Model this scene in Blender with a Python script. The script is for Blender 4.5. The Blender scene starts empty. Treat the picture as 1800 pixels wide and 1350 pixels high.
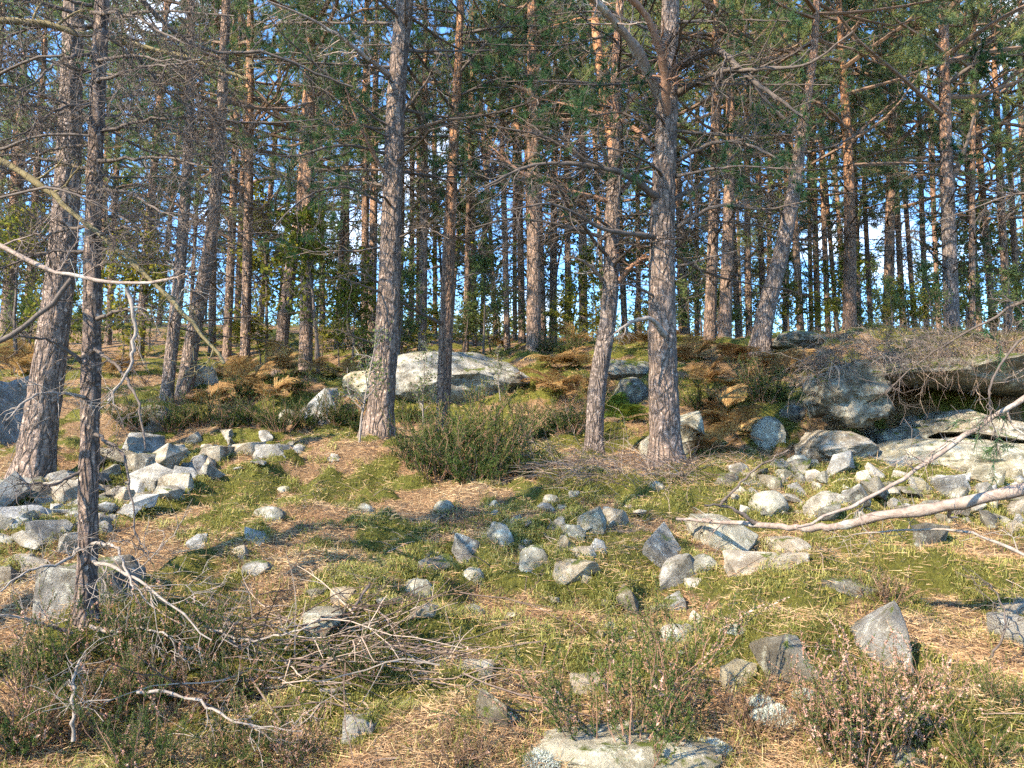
import bpy, math
import numpy as np
from mathutils import Vector, Matrix

# ------------------------------------------------------------------ camera, world, sun, exposure
sc = bpy.context.scene
COL = sc.collection
F_PX, PITCH, EYE = 1360.0, math.radians(5.0), 1.6          # photo 1800x1350
cam_d = bpy.data.cameras.new('camera'); cam = bpy.data.objects.new('camera', cam_d); COL.objects.link(cam)
cam_d.sensor_width = 36.0; cam_d.lens = 36.0 * F_PX / 1800.0; cam_d.clip_start = 0.05; cam_d.clip_end = 2000
cam.location = (0, 0, EYE); cam.rotation_euler = (math.radians(90) + PITCH, 0, 0)
sc.camera = cam

SUN_AZ_X, SUN_AZ_Y, SUN_EL = -0.76, -0.65, math.radians(36)
sun_d = bpy.data.lights.new('sun', 'SUN'); sun = bpy.data.objects.new('sun', sun_d); COL.objects.link(sun)
sun_d.energy = 4.3; sun_d.angle = math.radians(0.5); sun_d.color = (1.0, 0.83, 0.60)
_to = Vector((SUN_AZ_X * math.cos(SUN_EL), SUN_AZ_Y * math.cos(SUN_EL), math.sin(SUN_EL))).normalized()
sun.rotation_euler = _to.to_track_quat('Z', 'Y').to_euler()
sun.location = (-20, -15, 30)

world = bpy.data.worlds.new('World'); sc.world = world; world.use_nodes = True
wn, wl = world.node_tree.nodes, world.node_tree.links
wn.clear()
w_out = wn.new('ShaderNodeOutputWorld'); w_bg = wn.new('ShaderNodeBackground'); w_sky = wn.new('ShaderNodeTexSky')
w_sky.sky_type = 'NISHITA'; w_sky.sun_disc = False
w_sky.sun_elevation = SUN_EL; w_sky.sun_rotation = math.atan2(SUN_AZ_X, SUN_AZ_Y)
w_sky.ozone_density = 2.5; w_sky.air_density = 1.0; w_sky.dust_density = 0.3
w_bg.inputs['Strength'].default_value = 0.15
w_tc = wn.new('ShaderNodeTexCoord'); w_map = wn.new('ShaderNodeMapping'); w_map.inputs['Scale'].default_value = (2.2, 2.2, 5.0)
w_no = wn.new('ShaderNodeTexNoise'); w_no.inputs['Scale'].default_value = 1.6; w_no.inputs['Detail'].default_value = 7
w_ra = wn.new('ShaderNodeValToRGB'); w_ra.color_ramp.elements[0].position = 0.58; w_ra.color_ramp.elements[1].position = 0.76
w_mx = wn.new('ShaderNodeMix'); w_mx.data_type = 'RGBA'
w_mx.inputs['B'].default_value = (6.5, 6.8, 7.2, 1)
wl.new(w_tc.outputs['Generated'], w_map.inputs['Vector']); wl.new(w_map.outputs['Vector'], w_no.inputs['Vector'])
wl.new(w_no.outputs['Fac'], w_ra.inputs['Fac']); wl.new(w_ra.outputs['Color'], w_mx.inputs['Factor'])
w_ti = wn.new('ShaderNodeMix'); w_ti.data_type = 'RGBA'; w_ti.blend_type = 'MULTIPLY'; w_ti.inputs['Factor'].default_value = 1.0; w_ti.inputs['B'].default_value = (0.56, 0.83, 1.06, 1)
wl.new(w_sky.outputs['Color'], w_ti.inputs['A']); wl.new(w_ti.outputs['Result'], w_mx.inputs['A']); wl.new(w_mx.outputs['Result'], w_bg.inputs['Color'])
wl.new(w_bg.outputs['Background'], w_out.inputs['Surface'])

sc.view_settings.view_transform = 'Standard'; sc.view_settings.look = 'None'
sc.view_settings.gamma = 1.0; sc.view_settings.exposure = 2.0; sc.view_settings.use_curve_mapping = False
try:
    sc.cycles.debug_use_spatial_splits = True
    sc.cycles.max_bounces = 5; sc.cycles.diffuse_bounces = 3; sc.cycles.glossy_bounces = 2
    sc.cycles.transmission_bounces = 3; sc.cycles.transparent_max_bounces = 4
    sc.cycles.use_adaptive_sampling = True; sc.cycles.adaptive_threshold = 0.025; sc.cycles.adaptive_min_samples = 40; sc.cycles.use_denoising = False
except Exception:
    pass

# ------------------------------------------------------------------ numpy noise
_prm = np.random.default_rng(7).permutation(512).astype(np.int64)
_grd = np.random.default_rng(8).normal(size=(512, 3)); _grd /= np.linalg.norm(_grd, axis=1)[:, None]
def pn(x, y, z=None):
    x = np.asarray(x, float); y = np.asarray(y, float); z = np.zeros_like(x) if z is None else np.asarray(z, float)
    xi, yi, zi = np.floor(x).astype(np.int64), np.floor(y).astype(np.int64), np.floor(z).astype(np.int64)
    xf, yf, zf = x - xi, y - yi, z - zi
    u, v, w = (t * t * t * (t * (t * 6 - 15) + 10) for t in (xf, yf, zf))
    def g(a, b, c):
        h = _prm[(_prm[(_prm[(xi + a) & 511] + yi + b) & 511] + zi + c) & 511]
        G = _grd[h]
        return G[..., 0] * (xf - a) + G[..., 1] * (yf - b) + G[..., 2] * (zf - c)
    def lp(a, b, t): return a + (b - a) * t
    return 1.6 * lp(lp(lp(g(0,0,0), g(1,0,0), u), lp(g(0,1,0), g(1,1,0), u), v),
                    lp(lp(g(0,0,1), g(1,0,1), u), lp(g(0,1,1), g(1,1,1), u), v), w)
def fbm(x, y, z=None, o=4):
    s, a = 0.0, 1.0
    for k in range(o):
        f = 2.0 ** k
        s = s + a * pn(np.asarray(x) * f + 17.3 * k, np.asarray(y) * f - 9.1 * k, None if z is None else np.asarray(z) * f + 3.7 * k)
        a *= 0.5
    return s
def sstep(a, b, t):
    t = np.clip((t - a) / (b - a), 0, 1); return t * t * (3 - 2 * t)

# ------------------------------------------------------------------ mesh helpers
def new_mesh(name, V, faces, mat=None, smooth=False, col=None):
    V = np.ascontiguousarray(V, dtype=np.float32); me = bpy.data.meshes.new(name)
    faces = [np.ascontiguousarray(f, dtype=np.int32) for f in (faces if isinstance(faces, list) else [faces]) if len(f)]
    me.vertices.add(len(V)); me.vertices.foreach_set('co', V.ravel())
    idx = np.concatenate([f.ravel() for f in faces]); tot = np.concatenate([np.full(len(f), f.shape[1], np.int32) for f in faces])
    st = np.concatenate([[0], np.cumsum(tot)[:-1]]).astype(np.int32)
    me.loops.add(len(idx)); me.loops.foreach_set('vertex_index', idx)
    me.polygons.add(len(tot)); me.polygons.foreach_set('loop_start', st); me.polygons.foreach_set('loop_total', tot)
    me.polygons.foreach_set('use_smooth', np.full(len(tot), bool(smooth)))
    if col is not None:
        a = me.attributes.new('tint', 'FLOAT', 'POINT'); a.data.foreach_set('value', np.ascontiguousarray(col, dtype=np.float32))
    me.update(calc_edges=True)
    if mat: me.materials.append(mat)
    return me
def obj(name, me, parent=None, loc=None, rot=None, scale=None):
    o = bpy.data.objects.new(name, me); COL.objects.link(o)
    if parent is not None: o.parent = parent
    if loc is not None: o.location = loc
    if rot is not None: o.rotation_euler = rot
    if scale is not None: o.scale = scale
    return o
def tag(o, label=None, cat=None, group=None, kind=None):
    if label: o['label'] = label
    if cat: o['category'] = cat
    if group: o['group'] = group
    if kind: o['kind'] = kind
    return o
def thing(name, loc, label, cat, group=None, rot=None, scale=None):
    return tag(obj(name, None, None, loc, rot, scale), label, cat, group)

def tubes(P, R, k=5, cap=False):
    """P (N,m,3), R (N,m) -> V, quads"""
    P = np.asarray(P, float); N, m, _ = P.shape
    T = np.gradient(P, axis=1); T /= np.linalg.norm(T, axis=2, keepdims=True) + 1e-9
    ref = np.where(np.abs(T[:, :1, 2:3]) > 0.8, np.array([1.0, 0.13, 0]), np.array([0, 0.1, 1.0]))
    A = np.cross(T, np.broadcast_to(ref, T.shape)); A /= np.linalg.norm(A, axis=2, keepdims=True) + 1e-9
    B = np.cross(T, A)
    th = np.arange(k) * 2 * math.pi / k
    V = P[:, :, None, :] + R[:, :, None, None] * (np.cos(th)[None, None, :, None] * A[:, :, None, :] + np.sin(th)[None, None, :, None] * B[:, :, None, :])
    i = np.arange(N)[:, None, None] * m * k; j = np.arange(m - 1)[None, :, None] * k; s = np.arange(k)[None, None, :]; s2 = (s + 1) % k
    Q = np.stack([i + j + s, i + j + s2, i + j + k + s2, i + j + k + s], -1).reshape(-1, 4)
    return V.reshape(-1, 3), Q
def join(parts):
    Vs, Fs, n = [], [], 0
    for V, F_ in parts:
        Vs.append(V); Fs.append(F_ + n); n += len(V)
    by = {}
    for f in Fs: by.setdefault(f.shape[1], []).append(f)
    return np.concatenate(Vs), [np.concatenate(v) for v in by.values()]
def unit(v): return v / (np.linalg.norm(v, axis=-1, keepdims=True) + 1e-9)
def grow(S, D, L, m, rng, wander=0.25, up=0.0):
    """random-walk polylines: starts S(N,3), dirs D(N,3), lengths L(N)"""
    N = len(S); P = np.zeros((N, m, 3)); P[:, 0] = S; d = unit(np.array(D, float)); stp = (np.asarray(L) / (m - 1))[:, None]
    for i in range(1, m):
        P[:, i] = P[:, i - 1] + d * stp
        d = d + rng.normal(0, wander, (N, 3)); d[:, 2] += up; d = unit(d)
    return P
def children(P, R, n, rng, t0=0.2, t1=0.97, ang=55, angj=15, flat=0.0):
    """n children for each of N parents -> starts, dirs, parent radius, t"""
    N, m, _ = P.shape
    t = rng.uniform(t0, t1, (N, n)); f = t * (m - 1); i = np.clip(f.astype(int), 0, m - 2); w = (f - i)[..., None]
    ar = np.arange(N)[:, None]
    S = P[ar, i] * (1 - w) + P[ar, i + 1] * w; T = unit(P[ar, i + 1] - P[ar, i])
    rr = R[ar, i] * (1 - w[..., 0]) + R[ar, i + 1] * w[..., 0]
    rnd = rng.normal(size=(N, n, 3)); rnd[..., 2] *= (1 - flat)
    pr = unit(rnd - (rnd * T).sum(-1, keepdims=True) * T)
    a = np.radians(ang + rng.normal(0, angj, (N, n)))[..., None]
    D = np.cos(a) * T + np.sin(a) * pr
    return S.reshape(-1, 3), D.reshape(-1, 3), rr.ravel(), t.ravel()
def taper(R0, m, end=0.25, p=1.0):
    t = np.linspace(0, 1, m) ** p
    return np.asarray(R0)[:, None] * (1 + (end - 1) * t)[None, :]
def slivers(S, D, L, W, rng, tint):
    """one thin triangle for each needle"""
    D = unit(D); side = unit(np.cross(D, rng.normal(size=D.shape))); h = side * (np.asarray(W) / 2)[:, None]
    V = np.stack([S - h, S + h, S + D * np.asarray(L)[:, None]], 1).reshape(-1, 3)
    return V, np.arange(len(V)).reshape(-1, 3), np.repeat(tint, 3)
def needles_on(P, per, rng, L, W, t0=0.25, spread=0.9, tint=None):
    N, m, _ = P.shape
    t = rng.uniform(t0, 1.0, (N, per)); f = t * (m - 1); i = np.clip(f.astype(int), 0, m - 2); w = (f - i)[..., None]
    ar = np.arange(N)[:, None]
    S = (P[ar, i] * (1 - w) + P[ar, i + 1] * w).reshape(-1, 3); T = unit(P[ar, i + 1] - P[ar, i]).reshape(-1, 3)
    D = T + rng.normal(0, spread, T.shape)
    ti = np.clip(np.repeat(rng.uniform(0, 1, N) if tint is None else tint, per) * 0.6 + rng.uniform(0, 0.4, N * per), 0, 1)
    return slivers(S, D, L * rng.uniform(0.7, 1.2, N * per), np.full(N * per, W), rng, ti)

# ------------------------------------------------------------------ materials
def mat_new(name):
    m = bpy.data.materials.new(name); m.use_nodes = True; n = m.node_tree.nodes; n.clear()
    o = n.new('ShaderNodeOutputMaterial'); b = n.new('ShaderNodeBsdfPrincipled'); m.node_tree.links.new(b.outputs[0], o.inputs['Surface'])
    b.inputs['Roughness'].default_value = 0.85
    try: b.inputs['Specular IOR Level'].default_value = 0.25
    except Exception: pass
    return m, m.node_tree.nodes, m.node_tree.links, b, o
def ramp(n, stops, interp='LINEAR'):
    r = n.new('ShaderNodeValToRGB'); r.color_ramp.interpolation = interp; e = r.color_ramp.elements
    while len(e) < len(stops): e.new(0.5)
    for k, (p, c) in enumerate(stops):
        e[k].position = p; e[k].color = (c[0], c[1], c[2], 1) if not np.isscalar(c) else (c, c, c, 1)
    return r
def coords(n, l, scale=(1, 1, 1), kind='Object'):
    t = n.new('ShaderNodeTexCoord'); mp = n.new('ShaderNodeMapping'); mp.inputs['Scale'].default_value = scale
    l.new(t.outputs[kind], mp.inputs['Vector']); return mp.outputs['Vector']
def noise(n, l, vec, s, d=5, r=0.6):
    x = n.new('ShaderNodeTexNoise'); x.inputs['Scale'].default_value = s; x.inputs['Detail'].default_value = d; x.inputs['Roughness'].default_value = r
    l.new(vec, x.inputs['Vector']); return x.outputs['Fac']
def mixc(n, l, fac, a, b, mode='MIX'):
    x = n.new('ShaderNodeMix'); x.data_type = 'RGBA'; x.blend_type = mode
    for s, v in (('Factor', fac), ('A', a), ('B', b)):
        if hasattr(v, 'is_output') or isinstance(v, bpy.types.NodeSocket): l.new(v, x.inputs[s])
        elif s == 'Factor': x.inputs[s].default_value = v
        else: x.inputs[s].default_value = (v[0], v[1], v[2], 1)
    return x.outputs['Result']
def math_n(n, l, op, a, b=None):
    x = n.new('ShaderNodeMath'); x.operation = op; x.use_clamp = False
    for k, v in enumerate((a, b)):
        if v is None: continue
        if isinstance(v, bpy.types.NodeSocket): l.new(v, x.inputs[k])
        else: x.inputs[k].default_value = v
    return x.outputs[0]
def bump(n, l, b, h, strength=0.6, dist=0.02):
    x = n.new('ShaderNodeBump'); x.inputs['Strength'].default_value = strength; x.inputs['Distance'].default_value = dist
    l.new(h, x.inputs['Height']); l.new(x.outputs['Normal'], b.inputs['Normal'])
def obj_random(n): return n.new('ShaderNodeObjectInfo').outputs['Random']

def leaf_material(name, stops, trans=0.35, rnd=0.0):
    """thin leaf or needle: diffuse plus light through the blade; colour by the blade's own tint"""
    m = bpy.data.materials.new(name); m.use_nodes = True; n, l = m.node_tree.nodes, m.node_tree.links; n.clear()
    o = n.new('ShaderNodeOutputMaterial'); d = n.new('ShaderNodeBsdfDiffuse'); t = n.new('ShaderNodeBsdfTranslucent'); mx = n.new('ShaderNodeMixShader')
    a = n.new('ShaderNodeAttribute'); a.attribute_name = 'tint'
    fac = a.outputs['Fac']
    if rnd:
        r = math_n(n, l, 'MULTIPLY_ADD', obj_random(n), rnd); r.node.inputs[2].default_value = -rnd / 2
        fac = math_n(n, l, 'ADD', fac, r)
    r = ramp(n, stops); l.new(fac, r.inputs['Fac'])
    l.new(r.outputs['Color'], d.inputs['Color']); l.new(r.outputs['Color'], t.inputs['Color'])
    mx.inputs['Fac'].default_value = trans; l.new(d.outputs[0], mx.inputs[1]); l.new(t.outputs[0], mx.inputs[2]); l.new(mx.outputs[0], o.inputs['Surface'])
    return m

def bark_material(name, low, plate, orange, z0, z1, scale=9.0, lich=0.25):
    m, n, l, b, o = mat_new(name)
    v = coords(n, l, (1, 1, 0.30)); wv = n.new('ShaderNodeTexNoise'); wv.inputs['Scale'].default_value = 3.5; wv.inputs['Detail'].default_value = 5
    l.new(v, wv.inputs['Vector'])
    add = n.new('ShaderNodeMix'); add.data_type = 'VECTOR'; add.inputs['Factor'].default_value = 0.28
    l.new(v, add.inputs['A']); l.new(wv.outputs['Color'], add.inputs['B']); vv = add.outputs['Result']
    vo = n.new('ShaderNodeTexVoronoi'); vo.feature = 'DISTANCE_TO_EDGE'; vo.inputs['Scale'].default_value = scale; l.new(vv, vo.inputs['Vector'])
    vc = n.new('ShaderNodeTexVoronoi'); vc.inputs['Scale'].default_value = scale; l.new(vv, vc.inputs['Vector'])
    v3 = coords(n, l, (1, 1, 0.5)); fine = noise(n, l, v3, 45, 6, 0.7)
    big = noise(n, l, v3, 2.2, 4)
    pl = ramp(n, [(0.0, low), (1.0, plate)]); l.new(math_n(n, l, 'MULTIPLY_ADD', vc.outputs['Color'], 0.45), pl.inputs['Fac'])
    pl.inputs['Fac'].links[0].from_node.inputs[2].default_value = 0.2
    c = mixc(n, l, fine, pl.outputs['Color'], tuple(0.55 * x for x in low))
    tc = n.new('ShaderNodeTexCoord'); sp = n.new('ShaderNodeSeparateXYZ'); l.new(tc.outputs['Object'], sp.inputs[0])
    mr = n.new('ShaderNodeMapRange'); mr.inputs['From Min'].default_value = z0; mr.inputs['From Max'].default_value = z1
    l.new(math_n(n, l, 'MULTIPLY_ADD', big, 2.0), mr.inputs['Value']); mr.inputs['Value'].links[0].from_node.inputs[2].default_value = 0
    zz = math_n(n, l, 'ADD', sp.outputs['Z'], math_n(n, l, 'MULTIPLY', math_n(n, l, 'SUBTRACT', big, 0.5), 4.0)); l.new(zz, mr.inputs['Value'])
    c = mixc(n, l, mr.outputs['Result'], c, mixc(n, l, fine, orange, tuple(0.5 * x for x in orange)))
    hf = ramp(n, [(0.40, 0.75), (0.50, 0.0)]); l.new(noise(n, l, coords(n, l, (1, 1, 2.2)), 16, 5, 0.7), hf.inputs['Fac'])
    c = mixc(n, l, hf.outputs['Color'], c, tuple(0.42 * x for x in low))
    fl = ramp(n, [(0.56, 0.0), (0.66, 0.7)]); l.new(noise(n, l, coords(n, l, (1, 1, 0.8)), 24, 4, 0.6), fl.inputs['Fac'])
    c = mixc(n, l, fl.outputs['Color'], c, tuple(min(1, 1.35 * x) for x in plate))
    lr = ramp(n, [(0.60, 0.0), (0.72, lich)]); l.new(noise(n, l, v3, 11, 6, 0.7), lr.inputs['Fac'])
    c = mixc(n, l, lr.outputs['Color'], c, (0.36, 0.37, 0.32))
    fr = ramp(n, [(0.0, 1.0), (0.05, 0.5), (0.12, 0.0)]); l.new(vo.outputs['Distance'], fr.inputs['Fac'])
    c = mixc(n, l, fr.outputs['Color'], c, (0.06, 0.047, 0.04))
    l.new(c, b.inputs['Base Color'])
    h = math_n(n, l, 'ADD', math_n(n, l, 'MULTIPLY', math_n(n, l, 'MINIMUM', vo.outputs['Distance'], 0.22), 4.0), math_n(n, l, 'MULTIPLY', fine, 0.7))
    bump(n, l, b, h, 1.0, 0.025)
    return m

def rock_material(name, base, dark, lichen, moss=0.0, lich_amt=0.5, scale=1.0):
    m, n, l, b, o = mat_new(name)
    tc = n.new('ShaderNodeTexCoord'); ge = n.new('ShaderNodeNewGeometry')
    mp = n.new('ShaderNodeMapping'); mp.inputs['Scale'].default_value = (scale,) * 3; l.new(ge.outputs['Position'], mp.inputs['Vector']); v = mp.outputs['Vector']
    n1 = noise(n, l, v, 5.5, 10, 0.72); n2 = noise(n, l, v, 55, 6, 0.8); n3 = noise(n, l, v, 11, 9, 0.75)
    r1 = ramp(n, [(0.38, dark), (0.50, base), (0.64, tuple(min(1, x * 1.45) for x in base))]); l.new(n1, r1.inputs['Fac'])
    c = mixc(n, l, math_n(n, l, 'MULTIPLY', n2, 0.5), r1.outputs['Color'], tuple(0.35 * x for x in base))
    st = ramp(n, [(0.42, (0.74, 0.69, 0.61)), (0.56, (1.0, 1.0, 1.0))]); l.new(noise(n, l, v, 1.7, 6, 0.7), st.inputs['Fac']); c = mixc(n, l, 1.0, c, st.outputs['Color'], 'MULTIPLY')
    ra = ramp(n, [(0.0, (0.80, 0.80, 0.80)), (0.5, (1.0, 1.0, 0.98)), (1.0, (1.15, 1.08, 0.95))]); l.new(obj_random(n), ra.inputs['Fac'])
    c = mixc(n, l, 1.0, c, ra.outputs['Color'], 'MULTIPLY')
    lr = ramp(n, [(0.55, 0.0), (0.60, lich_amt)]); l.new(n3, lr.inputs['Fac']); c = mixc(n, l, lr.outputs['Color'], c, lichen)
    vo = n.new('ShaderNodeTexVoronoi'); vo.inputs['Scale'].default_value = 16; l.new(v, vo.inputs['Vector'])
    sp = ramp(n, [(0.10, lich_amt), (0.16, 0.0)]); l.new(math_n(n, l, 'ADD', vo.outputs['Distance'], math_n(n, l, 'MULTIPLY', n2, 0.12)), sp.inputs['Fac'])
    c = mixc(n, l, sp.outputs['Color'], c, tuple(min(1, x * 1.15) for x in lichen))
    if moss:
        s = n.new('ShaderNodeSeparateXYZ'); l.new(ge.outputs['Normal'], s.inputs[0])
        f = math_n(n, l, 'ADD', math_n(n, l, 'MULTIPLY', s.outputs['Z'], 0.27), math_n(n, l, 'MULTIPLY', noise(n, l, v, 6.5, 8, 0.7), 0.96))
        th = 0.9 - 0.25 * moss; mr = ramp(n, [(th - 0.035, 0.0), (th + 0.035, 1.0)])
        l.new(f, mr.inputs['Fac'])
        mc = ramp(n, [(0.35, (0.035, 0.05, 0.008)), (0.65, (0.13, 0.15, 0.02))]); l.new(n2, mc.inputs['Fac'])
        c = mixc(n, l, mr.outputs['Color'], c, mc.outputs['Color'])
    l.new(c, b.inputs['Base Color']); b.inputs['Roughness'].default_value = 0.9
    bump(n, l, b, math_n(n, l, 'ADD', n1, math_n(n, l, 'MULTIPLY', n2, 0.5)), 1.0, 0.05)
    return m

def wood_material(name, a, c2, lich=None):
    m, n, l, b, o = mat_new(name)
    v = coords(n, l); r = ramp(n, [(0.3, a), (0.7, c2)]); l.new(noise(n, l, v, 26, 8, 0.75), r.inputs['Fac']); c = r.outputs['Color']
    if lich:
        q = ramp(n, [(0.56, 0.0), (0.64, 0.8)]); l.new(noise(n, l, v, 7, 5), q.inputs['Fac']); c = mixc(n, l, q.outputs['Color'], c, lich)
    l.new(c, b.inputs['Base Color']); bump(n, l, b, noise(n, l, v, 60, 4), 0.6, 0.006)
    return m

M = {}
M['bark_old'] = bark_material('bark_old', (0.185, 0.135, 0.108), (0.39, 0.295, 0.24), (0.40, 0.20, 0.10), 5.5, 8.5, 19)
M['bark_red'] = bark_material('bark_red', (0.19, 0.12, 0.085), (0.36, 0.23, 0.16), (0.46, 0.22, 0.10), 2.0, 5.0, 22)
M['bark_grey'] = bark_material('bark_grey', (0.17, 0.135, 0.12), (0.36, 0.29, 0.25), (0.40, 0.21, 0.12), 2.6, 5.0, 24, 0.4)
M['bark_scaly'] = bark_material('bark_scaly', (0.14, 0.10, 0.085), (0.44, 0.33, 0.26), (0.36, 0.24, 0.16), 5, 9, 30, 0.3)
M['bark_far'] = bark_material('bark_far', (0.22, 0.155, 0.12), (0.40, 0.27, 0.20), (0.44, 0.22, 0.11), 2.5, 7.0, 15, 0.15)
M['twig_dark'] = wood_material('twig_dark', (0.045, 0.036, 0.031), (0.13, 0.105, 0.09))
M['twig_pale'] = wood_material('twig_pale', (0.11, 0.09, 0.078), (0.29, 0.255, 0.22))
M['twig_red'] = wood_material('twig_red', (0.12, 0.07, 0.05), (0.30, 0.17, 0.11))
M['limb_yellow'] = wood_material('limb_yellow', (0.10, 0.08, 0.04), (0.23, 0.19, 0.10))
M['limb_orange'] = wood_material('limb_orange', (0.26, 0.12, 0.06), (0.46, 0.24, 0.13))
M['limb_far'] = wood_material('limb_far', (0.09, 0.065, 0.05), (0.22, 0.14, 0.095))
M['limb_dead'] = wood_material('limb_dead', (0.10, 0.075, 0.062), (0.30, 0.24, 0.205), (0.34, 0.34, 0.31))
M['needle'] = leaf_material('needle', [(0.0, (0.08, 0.13, 0.075)), (0.45, (0.15, 0.20, 0.095)), (0.8, (0.23, 0.27, 0.10)), (1.0, (0.31, 0.31, 0.11))], 0.5, 0.35)
M['needle_near'] = leaf_material('needle_near', [(0.0, (0.02, 0.06, 0.03)), (0.6, (0.05, 0.10, 0.045)), (1.0, (0.09, 0.14, 0.05))], 0.3)
M['leaf_yellow'] = leaf_material('leaf_yellow', [(0.0, (0.06, 0.09, 0.018)), (0.5, (0.15, 0.165, 0.03)), (1.0, (0.32, 0.26, 0.04))], 0.5, 0.3)
M['leaf_green'] = leaf_material('leaf_green', [(0.0, (0.07, 0.11, 0.045)), (1.0, (0.18, 0.22, 0.075))], 0.5)
M['leaf_far'] = leaf_material('leaf_far', [(0.0, (0.07, 0.11, 0.06)), (0.5, (0.15, 0.19, 0.08)), (1.0, (0.27, 0.27, 0.09))], 0.5)
M['heather'] = leaf_material('heather', [(0.0, (0.03, 0.055, 0.018)), (0.5, (0.06, 0.095, 0.028)), (0.88, (0.12, 0.14, 0.04)), (1.0, (0.24, 0.18, 0.09))], 0.25)
M['heather_dry'] = leaf_material('heather_dry', [(0.0, (0.06, 0.042, 0.026)), (0.5, (0.14, 0.10, 0.06)), (1.0, (0.30, 0.22, 0.13))], 0.2)
M['flower'] = leaf_material('flower', [(0.0, (0.34, 0.18, 0.13)), (0.6, (0.52, 0.32, 0.25)), (1.0, (0.64, 0.46, 0.37))], 0.3)
M['litter'] = leaf_material('litter', [(0.0, (0.14, 0.078, 0.046)), (0.35, (0.30, 0.18, 0.10)), (0.7, (0.42, 0.295, 0.165)), (1.0, (0.50, 0.41, 0.25))], 0.15)
M['grass'] = leaf_material('grass', [(0.0, (0.09, 0.10, 0.026)), (0.5, (0.21, 0.215, 0.06)), (1.0, (0.37, 0.345, 0.13))], 0.35)
M['moss_blade'] = leaf_material('moss_blade', [(0.0, (0.06, 0.066, 0.016)), (0.6, (0.20, 0.185, 0.05)), (1.0, (0.42, 0.37, 0.12))], 0.3)
M['fern_dry'] = leaf_material('fern_dry', [(0.0, (0.14, 0.08, 0.04)), (0.5, (0.31, 0.19, 0.085)), (1.0, (0.50, 0.37, 0.16))], 0.35, 0.5)
M['fern_green'] = leaf_material('fern_green', [(0.0, (0.06, 0.11, 0.02)), (1.0, (0.22, 0.27, 0.05))], 0.4)
M['brush'] = leaf_material('brush', [(0.0, (0.07, 0.05, 0.042)), (0.6, (0.20, 0.15, 0.12)), (1.0, (0.36, 0.29, 0.23))], 0.1)
M['lichen'] = leaf_material('lichen', [(0.0, (0.22, 0.25, 0.22)), (1.0, (0.56, 0.60, 0.54))], 0.2)
M['rock'] = rock_material('rock', (0.33, 0.32, 0.295), (0.14, 0.135, 0.12), (0.50, 0.51, 0.44), 0.5, 0.55)
M['rock_pale'] = rock_material('rock_pale', (0.43, 0.39, 0.32), (0.21, 0.175, 0.135), (0.54, 0.51, 0.43), 0.3, 0.5)
M['rock_mossy'] = rock_material('rock_mossy', (0.22, 0.21, 0.18), (0.085, 0.08, 0.07), (0.40, 0.42, 0.34), 0.66, 0.5)
M['rock_lichen'] = rock_material('rock_lichen', (0.38, 0.37, 0.31), (0.17, 0.165, 0.125), (0.52, 0.53, 0.43), 0.35, 0.9)
M['rock_blue'] = rock_material('rock_blue', (0.39, 0.395, 0.39), (0.17, 0.17, 0.17), (0.50, 0.51, 0.47), 0.25, 0.35)

# ------------------------------------------------------------------ the ground's shape
YK = np.array([-60, -20, 0, 4, 7, 8.5, 9.3, 9.9, 10.5, 12, 14, 17, 20, 30, 60, 120, 400.0])
XK = np.array([-60, -12, -6, -2, 1, 4, 8, 14, 60.0])
ZK = np.array([
    [-6.0] * 9, [-2.6] * 9, [0, 0, 0, 0, 0, 0, 0, 0, 0],
    [.5, .6, .66, .68, .66, .66, .68, .7, .7],
    [1.0, 1.1, 1.17, 1.24, 1.20, 1.16, 1.18, 1.3, 1.4],
    [1.3, 1.42, 1.50, 1.64, 1.47, 1.36, 1.38, 1.6, 1.8],
    [1.4, 1.36, 1.42, 1.68, 1.50, 1.46, 1.55, 1.9, 2.2],
    [1.5, 1.34, 1.30, 1.52, 1.58, 1.60, 1.68, 2.2, 2.5],
    [1.7, 1.45, 1.25, 1.34, 1.72, 2.20, 2.80, 2.9, 2.9],
    [2.1, 2.0, 1.88, 1.85, 2.25, 2.80, 3.22, 3.3, 3.2],
    [2.8, 2.75, 2.72, 2.65, 3.00, 3.40, 3.70, 3.7, 3.6],
    [3.2, 3.2, 3.25, 3.40, 3.80, 4.00, 4.10, 4.1, 4.0],
    [3.7, 3.7, 3.75, 3.90, 4.25, 4.40, 4.45, 4.4, 4.3],
    [6.2, 6.2, 6.1, 5.9, 5.9, 5.9, 5.8, 5.6, 5.5],
    [10.6, 10.6, 10.5, 10.5, 10.4, 10.2, 9.8, 9.6, 9.5],
    [12.0] * 9, [-10.0] * 9])
def herm(xk, zk, xq):
    d = np.gradient(zk, xk, axis=-1); i = np.clip(np.searchsorted(xk, xq) - 1, 0, len(xk) - 2); h = xk[i + 1] - xk[i]; t = (xq - xk[i]) / h
    t2, t3 = t * t, t * t * t
    return (2*t3-3*t2+1)*zk[..., i] + (t3-2*t2+t)*h*d[..., i] + (-2*t3+3*t2)*zk[..., i+1] + (t3-t2)*h*d[..., i+1]
TX = np.concatenate([np.linspace(-60, -15, 46), np.linspace(-14.75, 14.75, 119), np.linspace(15, 60, 46)])
TY = np.concatenate([np.linspace(-60, -2, 30), np.linspace(-1.8, 22, 120), np.linspace(22.5, 60, 40), np.linspace(65, 400, 68)])
TZ = herm(YK, herm(XK, ZK, TX).T, TY)          # (nx, ny)
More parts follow.
